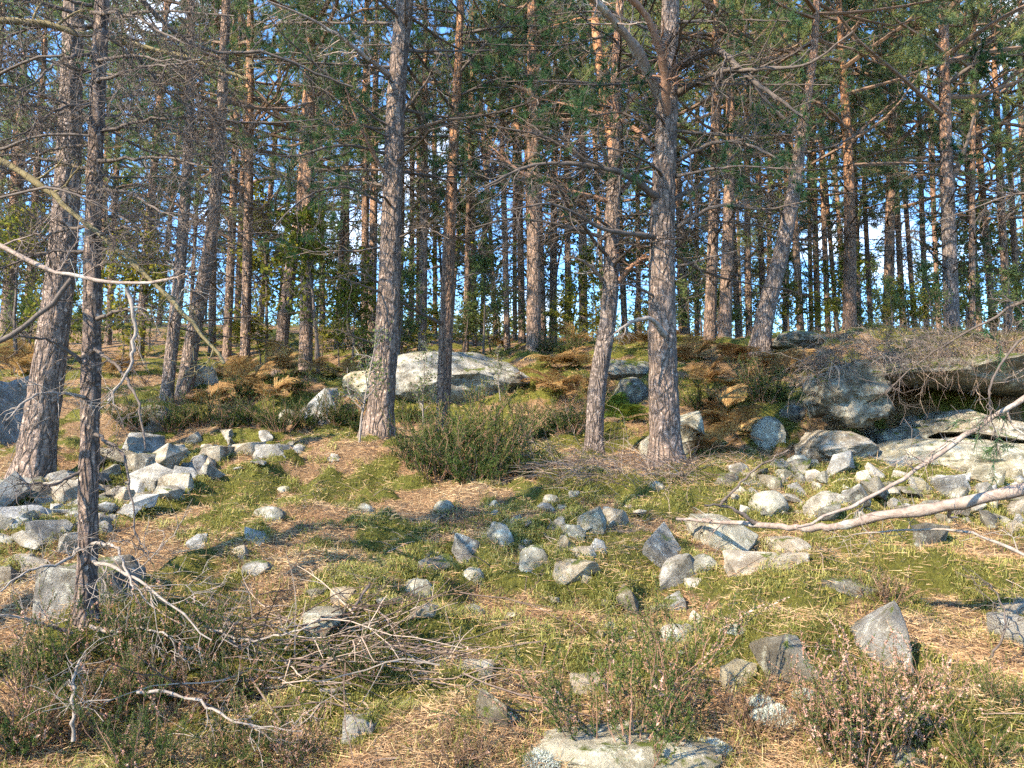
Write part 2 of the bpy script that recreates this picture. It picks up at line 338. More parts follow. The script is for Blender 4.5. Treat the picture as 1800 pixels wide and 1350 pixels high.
def H(x, y):
    x = np.asarray(x, float); y = np.asarray(y, float)
    xc = np.clip(x, -60, 60); yc = np.clip(y, -60, 400)
    i = np.clip(np.searchsorted(TX, xc) - 1, 0, len(TX) - 2); j = np.clip(np.searchsorted(TY, yc) - 1, 0, len(TY) - 2)
    a = (xc - TX[i]) / (TX[i+1] - TX[i]); b = (yc - TY[j]) / (TY[j+1] - TY[j])
    z = TZ[i, j]*(1-a)*(1-b) + TZ[i+1, j]*a*(1-b) + TZ[i, j+1]*(1-a)*b + TZ[i+1, j+1]*a*b
    near = sstep(0.3, 2.0, y)
    z = z + near * (0.16 * fbm(x * 0.45, y * 0.45, o=3) + 0.07 * pn(x * 1.05 + 8, y * 1.05) + 0.075 * fbm(x * 1.9 + 5, y * 1.9, o=3) + 0.11 * sstep(0.0, 0.6, moss_f(x, y)) + 0.02 * fbm(x * 7 + 3, y * 7, o=2))
    return z
def moss_f(x, y):
    return fbm(np.asarray(x) * 0.9 + 31, np.asarray(y) * 0.9 - 12, o=4) + 0.45 * pn(np.asarray(x) * 3.7, np.asarray(y) * 3.7 + 40) + 0.05
CP, SP = math.cos(PITCH), math.sin(PITCH)
def ray(px, py):
    u, v = (px - 900) / F_PX, (675 - py) / F_PX
    return np.array([u, CP - v * SP, SP + v * CP])
def at(px, py, y):
    """the point at world distance y seen at photo pixel (px, py)"""
    d = ray(px, py); return np.array([0, 0, EYE]) + d * (y / d[1])
_ts = np.concatenate([np.arange(1.2, 20, 0.16), np.arange(20, 60, 1.0)])
def hit(px, py, dflt=14.0):
    """where the line of sight through a photo pixel meets the ground"""
    d = ray(px, py); d = d / d[1]; t = dflt; lo = None
    k = np.nonzero(EYE + d[2] * _ts < Hg(d[0] * _ts, _ts))[0]
    if len(k):
        a = _ts[max(k[0] - 1, 0)]; f = np.linspace(a, _ts[k[0]], 17); q = np.nonzero(EYE + d[2] * f < Hg(d[0] * f, f))[0]; t = f[q[0]] if len(q) else _ts[k[0]]
    return np.array([d[0] * t, t, float(Hg(d[0] * t, t))])

def axis(a0, a1, da, lo, hi, g=1.12):
    core = np.arange(a0, a1 + 1e-6, da); out = [core]
    s, x, L = da, a1, []
    while x < hi: s = min(s * g, 12); x += s; L.append(x)
    out.append(np.array(L)); s, x, L = da, a0, []
    while x > lo: s = min(s * g, 12); x -= s; L.append(x)
    return np.concatenate([np.array(L[::-1])] + out)
GX = axis(-8.5, 8.5, 0.06, -260, 260); GY = axis(1.6, 16, 0.055, -60, 420)
gx, gy = np.meshgrid(GX, GY, indexing='ij'); gz = H(gx, gy)
nx, ny = gx.shape
def Hg(x, y):
    i = np.clip(np.searchsorted(GX, x) - 1, 0, nx - 2); j = np.clip(np.searchsorted(GY, y) - 1, 0, ny - 2); a = (x - GX[i]) / (GX[i+1] - GX[i]); b = (y - GY[j]) / (GY[j+1] - GY[j])
    return gz[i, j]*(1-a)*(1-b) + gz[i+1, j]*a*(1-b) + gz[i, j+1]*(1-a)*b + gz[i+1, j+1]*a*b
gi = (np.arange(nx - 1)[:, None] * ny + np.arange(ny - 1)[None, :]).ravel()
m, n, l, b, o = mat_new('forest_floor')
at_ = n.new('ShaderNodeAttribute'); at_.attribute_name = 'tint'
v = coords(n, l)
base = ramp(n, [(0.3, (0.085, 0.052, 0.03)), (0.5, (0.20, 0.125, 0.068)), (0.7, (0.32, 0.22, 0.12))]); l.new(noise(n, l, v, 22, 9, 0.75), base.inputs['Fac'])
ms = ramp(n, [(0.3, (0.035, 0.042, 0.008)), (0.7, (0.15, 0.145, 0.022))]); l.new(noise(n, l, v, 30, 6, 0.7), ms.inputs['Fac'])
mf = ramp(n, [(0.42, 0.0), (0.60, 1.0)]); l.new(math_n(n, l, 'ADD', at_.outputs['Fac'], math_n(n, l, 'MULTIPLY', math_n(n, l, 'SUBTRACT', noise(n, l, v, 12, 6), 0.5), 0.7)), mf.inputs['Fac'])
l.new(mixc(n, l, mf.outputs['Color'], base.outputs['Color'], ms.outputs['Color']), b.inputs['Base Color']); b.inputs['Roughness'].default_value = 1.0
bump(n, l, b, noise(n, l, v, 45, 8, 0.8), 1.0, 0.04)
M['ground'] = m
ground = obj('ground', new_mesh('ground', np.stack([gx, gy, gz], -1).reshape(-1, 3), np.stack([gi, gi + ny, gi + ny + 1, gi + 1], -1), M['ground'], True,
                                col=sstep(-0.42, 0.55, moss_f(gx, gy)).ravel()))
tag(ground, kind='structure')

# ------------------------------------------------------------------ rocks
def ico(sub):
    import bmesh
    bm = bmesh.new(); bmesh.ops.create_icosphere(bm, subdivisions=sub, radius=1.0)
    V = np.array([v.co[:] for v in bm.verts]); Fc = np.array([[v.index for v in f.verts] for f in bm.faces]); bm.free(); return V, Fc
ICO = {k: ico(k) for k in (3, 4, 5)}
def hull_rock(seed, style, sub, rough):
    import bmesh
    r = np.random.default_rng(seed); n = {'block': 16, 'slab': 17, 'wedge': 12, 'shard': 11}[style]
    p = r.uniform(-1, 1, (n, 3)); p = p / np.maximum(np.abs(p).max(1, keepdims=True), 1e-3) * r.uniform(.72, 1, (n, 1))
    if style == 'slab': p[:, 2] *= .8
    if style == 'wedge': p[:, :2] *= (1 - .55 * (p[:, 2:] * .5 + .5))
    bm = bmesh.new(); vs = [bm.verts.new(q) for q in p]; h = bmesh.ops.convex_hull(bm, input=vs)
    bmesh.ops.delete(bm, geom=[v_ for v_ in bm.verts if not v_.link_faces], context='VERTS')
    bmesh.ops.dissolve_limit(bm, angle_limit=math.radians(14), verts=bm.verts[:], edges=bm.edges[:])
    bmesh.ops.bevel(bm, geom=bm.edges[:], offset=.03, segments=1, affect='EDGES', profile=.6)
    bmesh.ops.triangulate(bm, faces=bm.faces[:])
    for _ in range(2 if sub > 3 else 1):
        bmesh.ops.subdivide_edges(bm, edges=[e for e in bm.edges if e.calc_length() > .22], cuts=1, use_grid_fill=True)
        bmesh.ops.triangulate(bm, faces=bm.faces[:])
    bm.verts.index_update(); V = np.array([v_.co[:] for v_ in bm.verts]); Fc = np.array([[v_.index for v_ in f.verts] for f in bm.faces]); bm.free()
    f = fbm(V[:, 0] * 1.6 + seed, V[:, 1] * 1.6, V[:, 2] * 1.6, 5); V = V * (1 + 1.2 * rough * f)[:, None]
    mn, mx = V.min(0), V.max(0); return (V - (mn + mx) / 2) / (mx - mn), Fc
def rock_verts(seed, style='block', sub=3, rough=0.05):
    if style != 'round' and sub < 5: return hull_rock(seed, style, sub, rough)
    """a boulder broken along flat planes, fitted to a unit box"""
    r = np.random.default_rng(seed); V, Fc = ICO[sub]; V = V.copy()
    nP, lo, hi = {'block': (11, .42, .72), 'slab': (9, .45, .8), 'round': (6, .72, .92), 'wedge': (8, .38, .75), 'shard': (9, .35, .7)}[style]
    N = unit(r.normal(size=(nP, 3)))
    if style == 'block': N[:3] = unit(np.array([[0, .1, 1], [.15, -1, .2], [-.9, -.3, .3]]) + r.normal(0, .18, (3, 3)))
    if style == 'slab': N[:3] = unit(np.array([[0, -.15, 1], [0, 0, -1], [.1, -1, .1]]) + r.normal(0, .12, (3, 3)))
    if style == 'wedge': N[:3] = unit(np.array([[.8, -.35, .6], [-.75, -.5, .6], [0, .8, .6]]) + r.normal(0, .3, (3, 3)))
    D = r.uniform(lo, hi, nP)
    for k in range(2):
        for nn, dd in zip(N, D):
            s = V @ nn - dd; V = V - np.clip(s, 0, None)[:, None] * nn
    Rz = np.array(Matrix.Rotation(float(r.uniform(-.18, .18)), 3, 'Y') @ Matrix.Rotation(float(r.uniform(-.9, .9)), 3, 'Z')); V = V @ Rz.T
    st = np.sin(V[:, 2] * 9 + 2.5 * pn(V[:, 0] * 1.5 + seed, V[:, 1] * 1.5)); V = V * (1 + 0.012 * st)[:, None]
    f = fbm(V[:, 0] * 1.7 + seed, V[:, 1] * 1.7, V[:, 2] * 1.7, 5)
    f2 = pn(V[:, 0] * 7 + seed, V[:, 1] * 7, V[:, 2] * 7)
    V = V * (1 + rough * f + 0.25 * rough * f2)[:, None]
    mn, mx = V.min(0), V.max(0); return (V - (mn + mx) / 2) / (mx - mn), Fc
def smooth_by_angle(me, deg=24):
    try:
        me.polygons.foreach_set('use_smooth', np.ones(len(me.polygons), bool)); me.set_sharp_from_angle(angle=math.radians(deg))
    except Exception:
        pass
STONE_SPOTS = []; MOUNDS = []
def stone(px, py, w, h, style, mat, label, seed, name='stone', depth=0.9, sub=3, tilt=0.0, group=None, cat='stone', d=None, sink=0.22, dz=0.0):
    """a stone that covers w x h photo pixels around (px, py), standing on the ground"""
    g = hit(px, py + h * 0.42) if d is None else at(px, py + h * 0.42, d)
    k = 1.12 * g[1] / F_PX; W, Hh = w * k, h * k * (1 + sink); Dp = max(W, Hh) * depth
    V, Fc = rock_verts(seed, style, sub)
    c = at(px, py, g[1] + Dp * 0.25); V = V * np.array([W, Dp, Hh])
    if tilt: V = V @ np.array(Matrix.Rotation(math.radians(tilt), 3, 'Y'))
    V[:, 2] += Hh / 2
    me = new_mesh(name, V, Fc, M[mat], False); smooth_by_angle(me)
    o = obj(name, me, None, (c[0], c[1], c[2] - Hh / 2 - Hh * sink / 2 + dz)); STONE_SPOTS.append((c[0], c[1], max(W, Dp) / 2)); MOUNDS.append((c[0], c[1], max(W, Dp) / 2))
    return tag(o, label, cat, group)

ST = [  # px, py, w, h, style, material, label
 (1545,1130,104,140,'block','rock','tall grey upright block with white streaks behind the pink heather'),
 (1385,1166,90,100,'wedge','rock_mossy','dark grey pyramid-shaped stone left of the tall upright block'),
 (1305,1196,64,58,'block','rock_lichen','small pale grey stone beside the dark pyramid-shaped stone'),
 (1365,1002,146,58,'slab','rock_pale','long pale tan stone propped on a small white stone'),
 (1376,963,88,36,'round','rock_pale','rounded tan stone just behind the long pale tan stone'),
 (1275,945,108,78,'block','rock_lichen','large grey and tan block under the tip of the fallen branch'),
 (1236,996,54,42,'round','rock_lichen','round lichen-covered stone beneath the large grey block'),
 (1160,965,82,84,'wedge','rock','pointed grey stone at the left of the stone cluster'),
 (1192,1003,72,66,'block','rock','broken grey stone leaning on the pointed grey stone'),
 (1226,1026,40,22,'slab','rock_blue','flat little grey stone under the round lichen-covered stone'),
 (1350,1034,46,26,'wedge','rock_pale','small white stone wedged under the long pale tan stone'),
 (1012,1004,76,42,'slab','rock_pale','flat pale slab with a mossy underside in mid slope'),
 (1018,976,52,30,'slab','rock_pale','pale stone lying on top of the flat pale slab'),
 (985,966,36,46,'wedge','rock_mossy','leaning tan stone with moss left of the flat pale slab'),
 (1053,962,36,30,'wedge','rock','dark-sided pointed stone right of the flat pale slab'),
 (1040,915,52,46,'block','rock_lichen','white-faced block at the left of a pair on the slope'),
 (1081,913,44,40,'block','rock','smooth grey block at the right of a pair on the slope'),
 (1008,936,38,28,'slab','rock_lichen','flat pale stone tucked under the white-faced block'),
 (974,926,42,36,'block','rock_mossy','grey stone with a moss cushion on its front'),
 (879,941,44,42,'round','rock_lichen','round cream lichen-covered stone in the middle of the slope'),
 (905,918,30,24,'block','rock_lichen','small white stone above the round cream stone'),
 (907,965,32,18,'slab','rock','thin grey stone below the round cream stone'),
 (940,984,52,46,'round','rock_lichen','lumpy stone furred with grey lichen in mid slope'),
 (826,966,58,58,'wedge','rock','steep dark stone with a pale face among needles'),
 (766,996,62,40,'block','rock_mossy','dark mossy stone left of the steep dark stone'),
 (832,1013,36,30,'round','rock_lichen','small cream lichen stone below the steep dark stone'),
 (735,1040,50,42,'round','rock_lichen','cream lichen-topped stone with moss along its right'),
 (738,1078,58,36,'slab','rock_pale','broken white stone under the cream lichen-topped stone'),
 (830,1076,42,26,'round','rock_lichen','low cream stone right of the moss bank'),
 (682,1060,42,22,'slab','rock','thin grey slab tipped to the right beside a twig'),
 (615,1046,58,28,'slab','rock_pale','flat pale stone above the brushwood'),
 (568,1096,68,48,'block','rock_lichen','pale lichened stone at the top of the shaded brushwood'),
 (455,1001,52,30,'block','rock','grey stone with a mossy brow left of centre'),
 (450,946,42,36,'block','rock_blue','grey cube-like stone above a pale pointed one'),
 (421,972,36,28,'wedge','rock_pale','pale pointed stone just below the grey cube-like stone'),
 (346,956,48,34,'wedge','rock_blue','blue-grey pointed stone alone on needles at left'),
 (470,906,54,30,'round','rock_lichen','cream lichen-capped stone near the top of the left slope'),
 (580,806,52,20,'wedge','rock_blue','thin blue-grey shard on the mossy crest'),
 (780,891,32,24,'round','rock_lichen','small cream stone below the dark heather bush'),
 (640,896,34,22,'round','rock_lichen','faint lichened stone low in the moss of the left slope'),
 (500,861,24,13,'round','rock_lichen','tiny pale stone on the crest moss'),
 (868,1258,58,84,'wedge','rock_mossy','slanted mossy brown stone near the bottom centre'),
 (636,1276,60,34,'slab','rock','grey lens-shaped stone at the lower edge of the brushwood'),
 (1045,1206,86,42,'slab','rock_pale','long pale stone behind the thin heather sprigs'),
 (836,1176,64,24,'slab','rock_pale','flat cream stone end sticking out of the moss'),
 (1780,1071,48,36,'block','rock_pale','upper pale stone of a pair at the right edge'),
 (1790,1114,64,66,'block','rock_blue','lower blue-grey stone of a pair at the right edge'),
 (1615,946,90,56,'wedge','rock_mossy','brownish stone just below the fallen branch'),
 (1482,1032,84,36,'slab','rock_mossy','mossed-over stone showing a pale patch'),
 (1150,856,32,20,'round','rock_lichen','small cream stone at the foot of the central pine'),
 (1226,1092,28,34,'wedge','rock_pale','small white spike of stone in the moss'),
 (560,1041,34,22,'block','rock_mossy','little dark stone under a thick moss cushion'),
 (446,1062,58,26,'slab','rock_mossy','overhung mossy stone with a dark gap beneath'),
 (1186,1116,52,36,'round','rock_lichen','pale lichen lump right of the thin heather sprigs'),
 (1616,1276,44,58,'slab','rock_lichen','white flat stone among pink heather at lower right'),
 (1590,1332,62,40,'round','rock_lichen','lichen-blotched stone at the bottom right edge'),
 (150,1040,160,112,'slab','rock','broad square grey slab standing behind the scaly thin trunk'),
 (968,878,26,18,'round','rock_lichen','small cream stone near the dry brush'),
 (1010,870,24,16,'block','rock','little grey stone near the dry brush'),
 (1095,1050,46,40,'block','rock_mossy','green mossy stone in front of the stone cluster'),
 (1180,1060,44,34,'block','rock','dark broken stone below the stone cluster'),
 (1350,885,62,44,'round','rock_lichen','rounded lichened stone at the left of the right rubble'),
 (1456,886,72,44,'round','rock','low domed grey stone in the right rubble'),
 (1666,856,54,42,'block','rock_blue','blue-grey block at the right of the rubble below the ledge'),
 (1612,858,52,38,'wedge','rock_blue','pointed blue-grey stone next to the blue-grey block'),
 (1342,855,80,26,'slab','rock_blue','long flat blue-grey slab at the top of the right rubble'),
 (1405,825,46,36,'block','rock_mossy','blocky stone at the upper left of the right rubble'),
 (120,872,52,54,'block','rock_pale','white-faced angular block right of the thick left pine'),
 (45,912,76,42,'slab','rock_blue','large blue-white slab at the left edge of the rubble'),
 (86,938,56,46,'block','rock_blue','grey tilted block below the large blue-white slab'),
 (40,984,46,22,'slab','rock_pale','small white stone at the lower left of the rubble'),
 (240,822,60,50,'block','rock','grey block standing in the rubble right of the scaly trunk'),
 (274,856,56,44,'wedge','rock_blue','sharp blue-grey stone in the rubble right of the scaly trunk'),
 (372,803,60,38,'block','rock_pale','long pale block at the crest end of the rubble'),
 (432,790,64,26,'slab','rock_pale','flat pale slab on top of the crest'),
 (482,792,52,22,'slab','rock_blue','flat grey slab at the right end of the crest stones'),
 (312,852,52,40,'block','rock_pale','pale angular block in the middle of the left rubble'),
 (62,868,56,36,'round','rock_mossy','rounded stone at the foot of the thick left pine'),
 (22,866,40,34,'round','rock_mossy','greyish stone left of the thick pine root'),
 (1345,762,56,58,'round','rock_lichen','round speckled stone standing on the orange bank'),
 (1392,730,46,34,'round','rock_mossy','mossy stone right of the round speckled stone'),
 (358,660,52,36,'block','rock_blue','small grey boulder behind the leaning pair of trunks'),
 (570,712,76,60,'wedge','rock_blue','pointed pale boulder in the shaded hollow'),
 (508,732,34,26,'round','rock_mossy','low mossy stone left of the pointed pale boulder'),
 (270,735,60,46,'round','rock_mossy','dark stone in the shaded hollow at left'),
 (1110,690,66,52,'round','rock_mossy','mossy boulder between the two central pines'),
 (1180,770,112,96,'block','rock_lichen','pale boulder behind the central pine foot'),
 (1100,650,80,34,'slab','rock_mossy','moss-topped rock above the mossy boulder'),
]
for k, (px, py, w, h, sty, mt, lab) in enumerate(ST):
    stone(px, py, w, h, sty, mt, lab, 100 + k, sub=4, depth=0.45 if w > 150 else 0.9)

# big boulders and the overhanging ledge
def boulder(name, px, py, w, h, d, depth, style, mat, label, seed, sub=5, rough=0.10, tilt=0, cat='boulder', shape=None):
    k = d / F_PX; W, Hh = w * k, h * k; V, Fc = rock_verts(seed, style, sub, rough)
    if shape is not None: V = shape(V)
    V = V * np.array([W, depth, Hh])
    V += unit(V) * (0.02 * fbm(V[:, 0] * 3, V[:, 1] * 3, V[:, 2] * 3, 4))[:, None]
    if tilt: V = V @ np.array(Matrix.Rotation(math.radians(tilt), 3, 'Y'))
    V[:, 2] += Hh / 2
    me = new_mesh(name, V, Fc, M[mat], False); smooth_by_angle(me, 32)
    c = at(px, py, d); o = obj(name, me, None, (c[0], c[1], c[2] - Hh / 2)); STONE_SPOTS.append((c[0], c[1], W * 0.45))
    return tag(o, label, cat)
boulder('boulder', 790, 672, 300, 108, 14.0, 2.4, 'round', 'rock', 'broad pale lichened boulder behind the two left-centre pines', 911)
boulder('boulder', 15, 745, 110, 170, 9.3, 1.6, 'block', 'rock_blue', 'blue-shaded boulder at the left edge behind the thick pine', 912)
boulder('boulder', 660, 680, 110, 66, 13.6, 1.2, 'round', 'rock_lichen', 'lower pale boulder end left of the broad lichened boulder', 913)
boulder('ledge_rock', 1490, 696, 150, 120, 9.45, 1.3, 'round', 'rock_mossy', 'blunt nose of the overhanging rock under dry hanging brush', 957, cat='rock', rough=.24)
boulder('ledge_rock', 1690, 668, 420, 66, 9.95, 2.6, 'block', 'rock_mossy', 'broad earth-topped roof rock of the overhang at right', 932, cat='rock', rough=.16)
boulder('ledge_rock', 1745, 754, 290, 52, 9.55, 1.5, 'block', 'rock', 'pale tilted shelf slab inside the overhang at right', 933, tilt=-7, cat='rock', rough=.14)
boulder('ledge_rock', 1700, 822, 470, 108, 9.0, 1.9, 'round', 'rock_lichen', 'long pale sunlit bedrock hump below the overhang at right', 934, cat='rock', rough=.16)
boulder('ledge_rock', 1470, 786, 120, 62, 9.25, 1.0, 'block', 'rock_pale', 'low pale block propping the left end of the overhang', 935, cat='rock', rough=.14)
boulder('ledge_rock', 1590, 770, 130, 40, 9.7, 0.9, 'block', 'rock_mossy', 'dark rock deep in the hollow under the overhang', 936, cat='rock', rough=.14)
boulder('boulder', 1090, 1330, 360, 84, 2.95, 0.5, 'round', 'rock_lichen', 'broad pale lichened boulder at the bottom centre edge', 941)
boulder('ledge_rock', 1400, 600, 90, 34, 12.8, 1.1, 'round', 'rock_mossy', 'moss-covered rock on the skyline left of the hanging brush', 927, cat='rock')

# loose rubble: individual stones sharing a few shapes
PROTO = []
for k in range(12):
    V, Fc = rock_verts(700 + k, ['block', 'slab', 'wedge', 'shard'][k % 4], 3, 0.06); V = V * np.array([1, .8, .62 if k % 3 else .40])
    PROTO.append((V, Fc))
PM = {}
def rubble(poly, n, smin, smax, mats, label, group, seed, steep=0.4):
    r = np.random.default_rng(seed); poly = np.array(poly, float); lo, hi = poly.min(0), poly.max(0); placed = []; sp = []
    def inside(p):
        c = False; q = len(poly)
        for a in range(q):
            x1, y1 = poly[a]; x2, y2 = poly[a - 1]
            if (y1 > p[1]) != (y2 > p[1]) and p[0] < (x2 - x1) * (p[1] - y1) / (y2 - y1) + x1: c = not c
        return c
    tries = 0; where = label
    while len(placed) < n and tries < n * 60:
        tries += 1; p = r.uniform(lo, hi)
        if not inside(p): continue
        g = hit(*p); s = r.uniform(smin, smax) * (0.6 + 0.8 * r.random() ** 2) * g[1] / F_PX
        if any((g[0]-q[0])**2 + (g[1]-q[1])**2 < (0.37 * (s + q[2]))**2 for q in placed): continue
        placed.append((g[0], g[1], s)); k = int(r.integers(12)); mt = mats[int(r.integers(len(mats)))]
        if (k, mt) not in PM:
            me = new_mesh('stone', PROTO[k][0], PROTO[k][1], M[mt], False); smooth_by_angle(me); PM[(k, mt)] = me
        o = obj('stone', PM[(k, mt)], None, (g[0], g[1], g[2] + s * 0.19), (r.normal(0, steep), r.normal(0, steep), r.uniform(0, 6.28)), (s, s * r.uniform(.8, 1.2), s * r.uniform(.8, 1.2)))
        STONE_SPOTS.append((g[0], g[1], s / 2)); sp.append((o, s * F_PX / g[1], mt, p))
    rubble_labels(sp, label, group)
def rubble_labels(sp, where, group):
    tone = {'rock_blue': 'blue-grey', 'rock_pale': 'pale tan', 'rock': 'mid-grey', 'rock_lichen': 'lichen-spotted', 'rock_mossy': 'mossy'}
    xs = sorted(q[3][0] for q in sp); ys = sorted(q[3][1] for q in sp); zs = sorted(q[1] for q in sp); n = len(sp)
    for o, size, mt, p in sp:
        a = 'small' if size < zs[n // 3] else 'mid-sized' if size < zs[2 * n // 3] else 'large'
        c = ['left', 'middle', 'right'][0 if p[0] < xs[n // 3] else 1 if p[0] < xs[2 * n // 3] else 2]; q = 'upper' if p[1] < ys[n // 2] else 'lower'
        tag(o, '%s %s stone in the %s %s of %s' % (a, tone[mt], q, c, where), 'stone', group)
rubble([(0,850),(110,835),(210,800),(335,795),(350,860),(230,905),(150,960),(60,1010),(0,1040)], 66, 44, 80, ['rock_blue','rock_pale','rock','rock_blue'], 'the rubble bank at left', 'stones of the left rubble bank', 5)
rubble([(200,800),(340,775),(520,768),(530,800),(360,850),(230,880)], 30, 28, 50, ['rock_blue','rock_pale','rock'], 'the stones on the left crest', 'small stones on the left crest', 6)
rubble([(1270,845),(1420,815),(1560,838),(1800,850),(1800,935),(1600,915),(1420,915),(1300,905)], 84, 34, 68, ['rock_blue','rock','rock_lichen','rock_mossy'], 'the rubble strip below the right ledge', 'stones of the right rubble strip', 9)
rubble([(860,890),(1130,880),(1120,940),(960,1010),(860,960)], 30, 14, 38, ['rock_lichen','rock_pale','rock'], 'the loose stones in mid slope', 'small stones on the middle slope', 11)
rubble([(560,1000),(900,960),(1180,1080),(1250,1180),(900,1120),(640,1090)], 30, 14, 38, ['rock_lichen','rock_pale','rock_mossy'], 'the half-buried stones on the lower slope', 'small stones on the lower slope', 12)

# moss and soil banked up around every stone
rise = np.zeros_like(gz)
for x_, y_, r_ in MOUNDS:
    if y_ > 12 or r_ > 0.5: continue
    R_ = 2.1 * r_ + .04; a0, a1 = np.searchsorted(GX, [x_ - R_, x_ + R_]); b0_, b1_ = np.searchsorted(GY, [y_ - R_, y_ + R_])
    q = np.hypot(GX[a0:a1, None] - x_, GY[None, b0_:b1_] - y_) / R_
    rise[a0:a1, b0_:b1_] = np.maximum(rise[a0:a1, b0_:b1_], 0.24 * r_ * (1 - sstep(0.35, 1.0, q + .25 * pn(GX[a0:a1, None] * 9 + 0 * q, GY[None, b0_:b1_] * 9 + 0 * q))))
gz += rise
ground.data.vertices.foreach_set('co', np.stack([gx, gy, gz], -1).astype(np.float32).ravel()); ground.data.update()

# ------------------------------------------------------------------ pine crowns and dead boughs shared by many trees
def crown_proto(seed, height=6.0, spread=2.3, limbs=26, needle=(0.13, 0.013), per=34, droop=0.0, bare=0.2):
    r = np.random.default_rng(seed)
    t = np.sort(r.uniform(0, 1, limbs)) ** 0.9; z = t * height
    az = r.uniform(0, 2 * math.pi, limbs); L = spread * (0.35 + 0.75 * np.sin(np.clip(t * 0.85 + 0.22, 0, 1) * math.pi)) * r.uniform(0.65, 1.25, limbs)
    el = np.radians(5 + 40 * t + r.normal(0, 12, limbs))
    D = np.stack([np.cos(az) * np.cos(el), np.sin(az) * np.cos(el), np.sin(el)], -1)
    S = np.stack([np.zeros(limbs), np.zeros(limbs), z], -1)
    P1 = grow(S, D, L, 8, r, 0.16, 0.03 - droop); R1 = taper(0.007 + 0.010 * L, 8, 0.2)
    s, d, rr, tt = children(P1, R1, 7, r, 0.38, 1.0, 48, 14, 0.45)
    L2 = np.repeat(L, 7) * r.uniform(0.22, 0.5, len(s)) * (1.15 - 0.6 * tt); P2 = grow(s, d, L2, 5, r, 0.2, 0.05); R2 = taper(np.minimum(rr * 0.6, 0.008), 5, 0.35)
    s, d, rr, tt = children(P2, R2, 4, r, 0.5, 1.0, 38, 15, 0.3)
    L3 = r.uniform(0.14, 0.36, len(s)); P3 = grow(s, d, L3, 4, r, 0.18, 0.10); R3 = taper(np.full(len(s), 0.0045), 4, 0.5)
    wood = join([tubes(P1, R1, 5), tubes(P2, R2, 3), tubes(P3[::2], R3[::2], 3)])
    N = len(P3); lt = np.repeat(np.repeat(r.uniform(0, 1, limbs), 7), 4) * 0.6 + r.uniform(0, 0.4, N)
    V, Fc, C = needles_on(P3, per, r, needle[0], needle[1], 0.2, 0.75, lt)
    return wood, (V, Fc, C)
def dead_proto(seed, height=5.0, n=20, spread=1.3, tw=9):
    r = np.random.default_rng(seed)
    z = r.uniform(0, height, n); az = r.uniform(0, 6.28, n); L = spread * r.uniform(0.3, 1.3, n); el = np.radians(r.normal(8, 18, n))
    D = np.stack([np.cos(az) * np.cos(el), np.sin(az) * np.cos(el), np.sin(el)], -1); S = np.stack([0 * z, 0 * z, z], -1)
    P1 = grow(S, D, L, 8, r, 0.17, -0.02); R1 = taper(0.008 + 0.008 * L, 8, 0.25)
    s, d, rr, tt = children(P1, R1, tw, r, 0.2, 0.98, 50, 18)
    P2 = grow(s, d, np.repeat(L, tw) * r.uniform(0.15, 0.45, len(s)), 5, r, 0.28, -0.02); R2 = taper(np.full(len(s), 0.0055), 5, 0.4)
    s, d, rr, tt = children(P2, R2, 3, r, 0.2, 0.95, 45, 18); P3 = grow(s, d, r.uniform(0.08, 0.3, len(s)), 4, r, 0.25, 0); R3 = taper(np.full(len(s), 0.0035), 4, 0.5)
    return join([tubes(P1, R1, 5), tubes(P2, R2, 3), tubes(P3, R3, 3)])
CROWN = []
for k in range(9):
    wd, nd = crown_proto(40 + k, 6.5, 2.2 + 0.12 * k, 32, (0.125, 0.0105), 46)
    CROWN.append((new_mesh('limb', wd[0], wd[1], M['limb_far']), new_mesh('crown', nd[0], nd[1], M['needle'], col=nd[2])))
DEAD = []
for k in range(6):
    wd = dead_proto(60 + k, 5.0, 22, 1.25); DEAD.append(new_mesh('dead_branches', wd[0], wd[1], M['twig_dark']))

def interp_path(W, m):
    W = np.array(W, float); s = np.concatenate([[0], np.cumsum(np.linalg.norm(np.diff(W[:, :3], axis=0), axis=1))]); q = np.linspace(0, s[-1], m)
    return herm(s, W.T, q).T if len(W) > 2 else np.stack([np.interp(q, s, W[:, c]) for c in range(W.shape[1])], -1)
def trunk_mesh(P, R, sides, bark, base, amp=0.0, seed=0):
    P = P - base; V, Q = tubes(P[None], R[None], sides)
    if amp:
        c = np.repeat(P, sides, 0); dirv = unit(V - c); th = np.arctan2(dirv[:, 1], dirv[:, 0]); zz = V[:, 2]
        rr = np.repeat(R, sides); a = th * rr * 1.0
        f = np.abs(pn(np.cos(th) * rr * 16 + seed, np.sin(th) * rr * 16, zz * 5)); f2 = np.abs(pn(np.cos(th) * rr * 34 + seed, np.sin(th) * rr * 34 + 7, zz * 11))
        low = np.clip(1 - (zz - 0.0) / 0.5, 0, 1) ** 2; V = V + dirv * (rr * low * 0.32 * (0.5 + 0.5 * np.sin(th * 4 + seed * 1.7 + np.sin(th * 2))))[:, None]
        V = V + dirv * (amp * (np.clip(f, 0, .35) / .35 - 0.6) + 0.35 * amp * f2)[:, None]
    return new_mesh('trunk', V, Q, M[bark], True)
TREE = {}
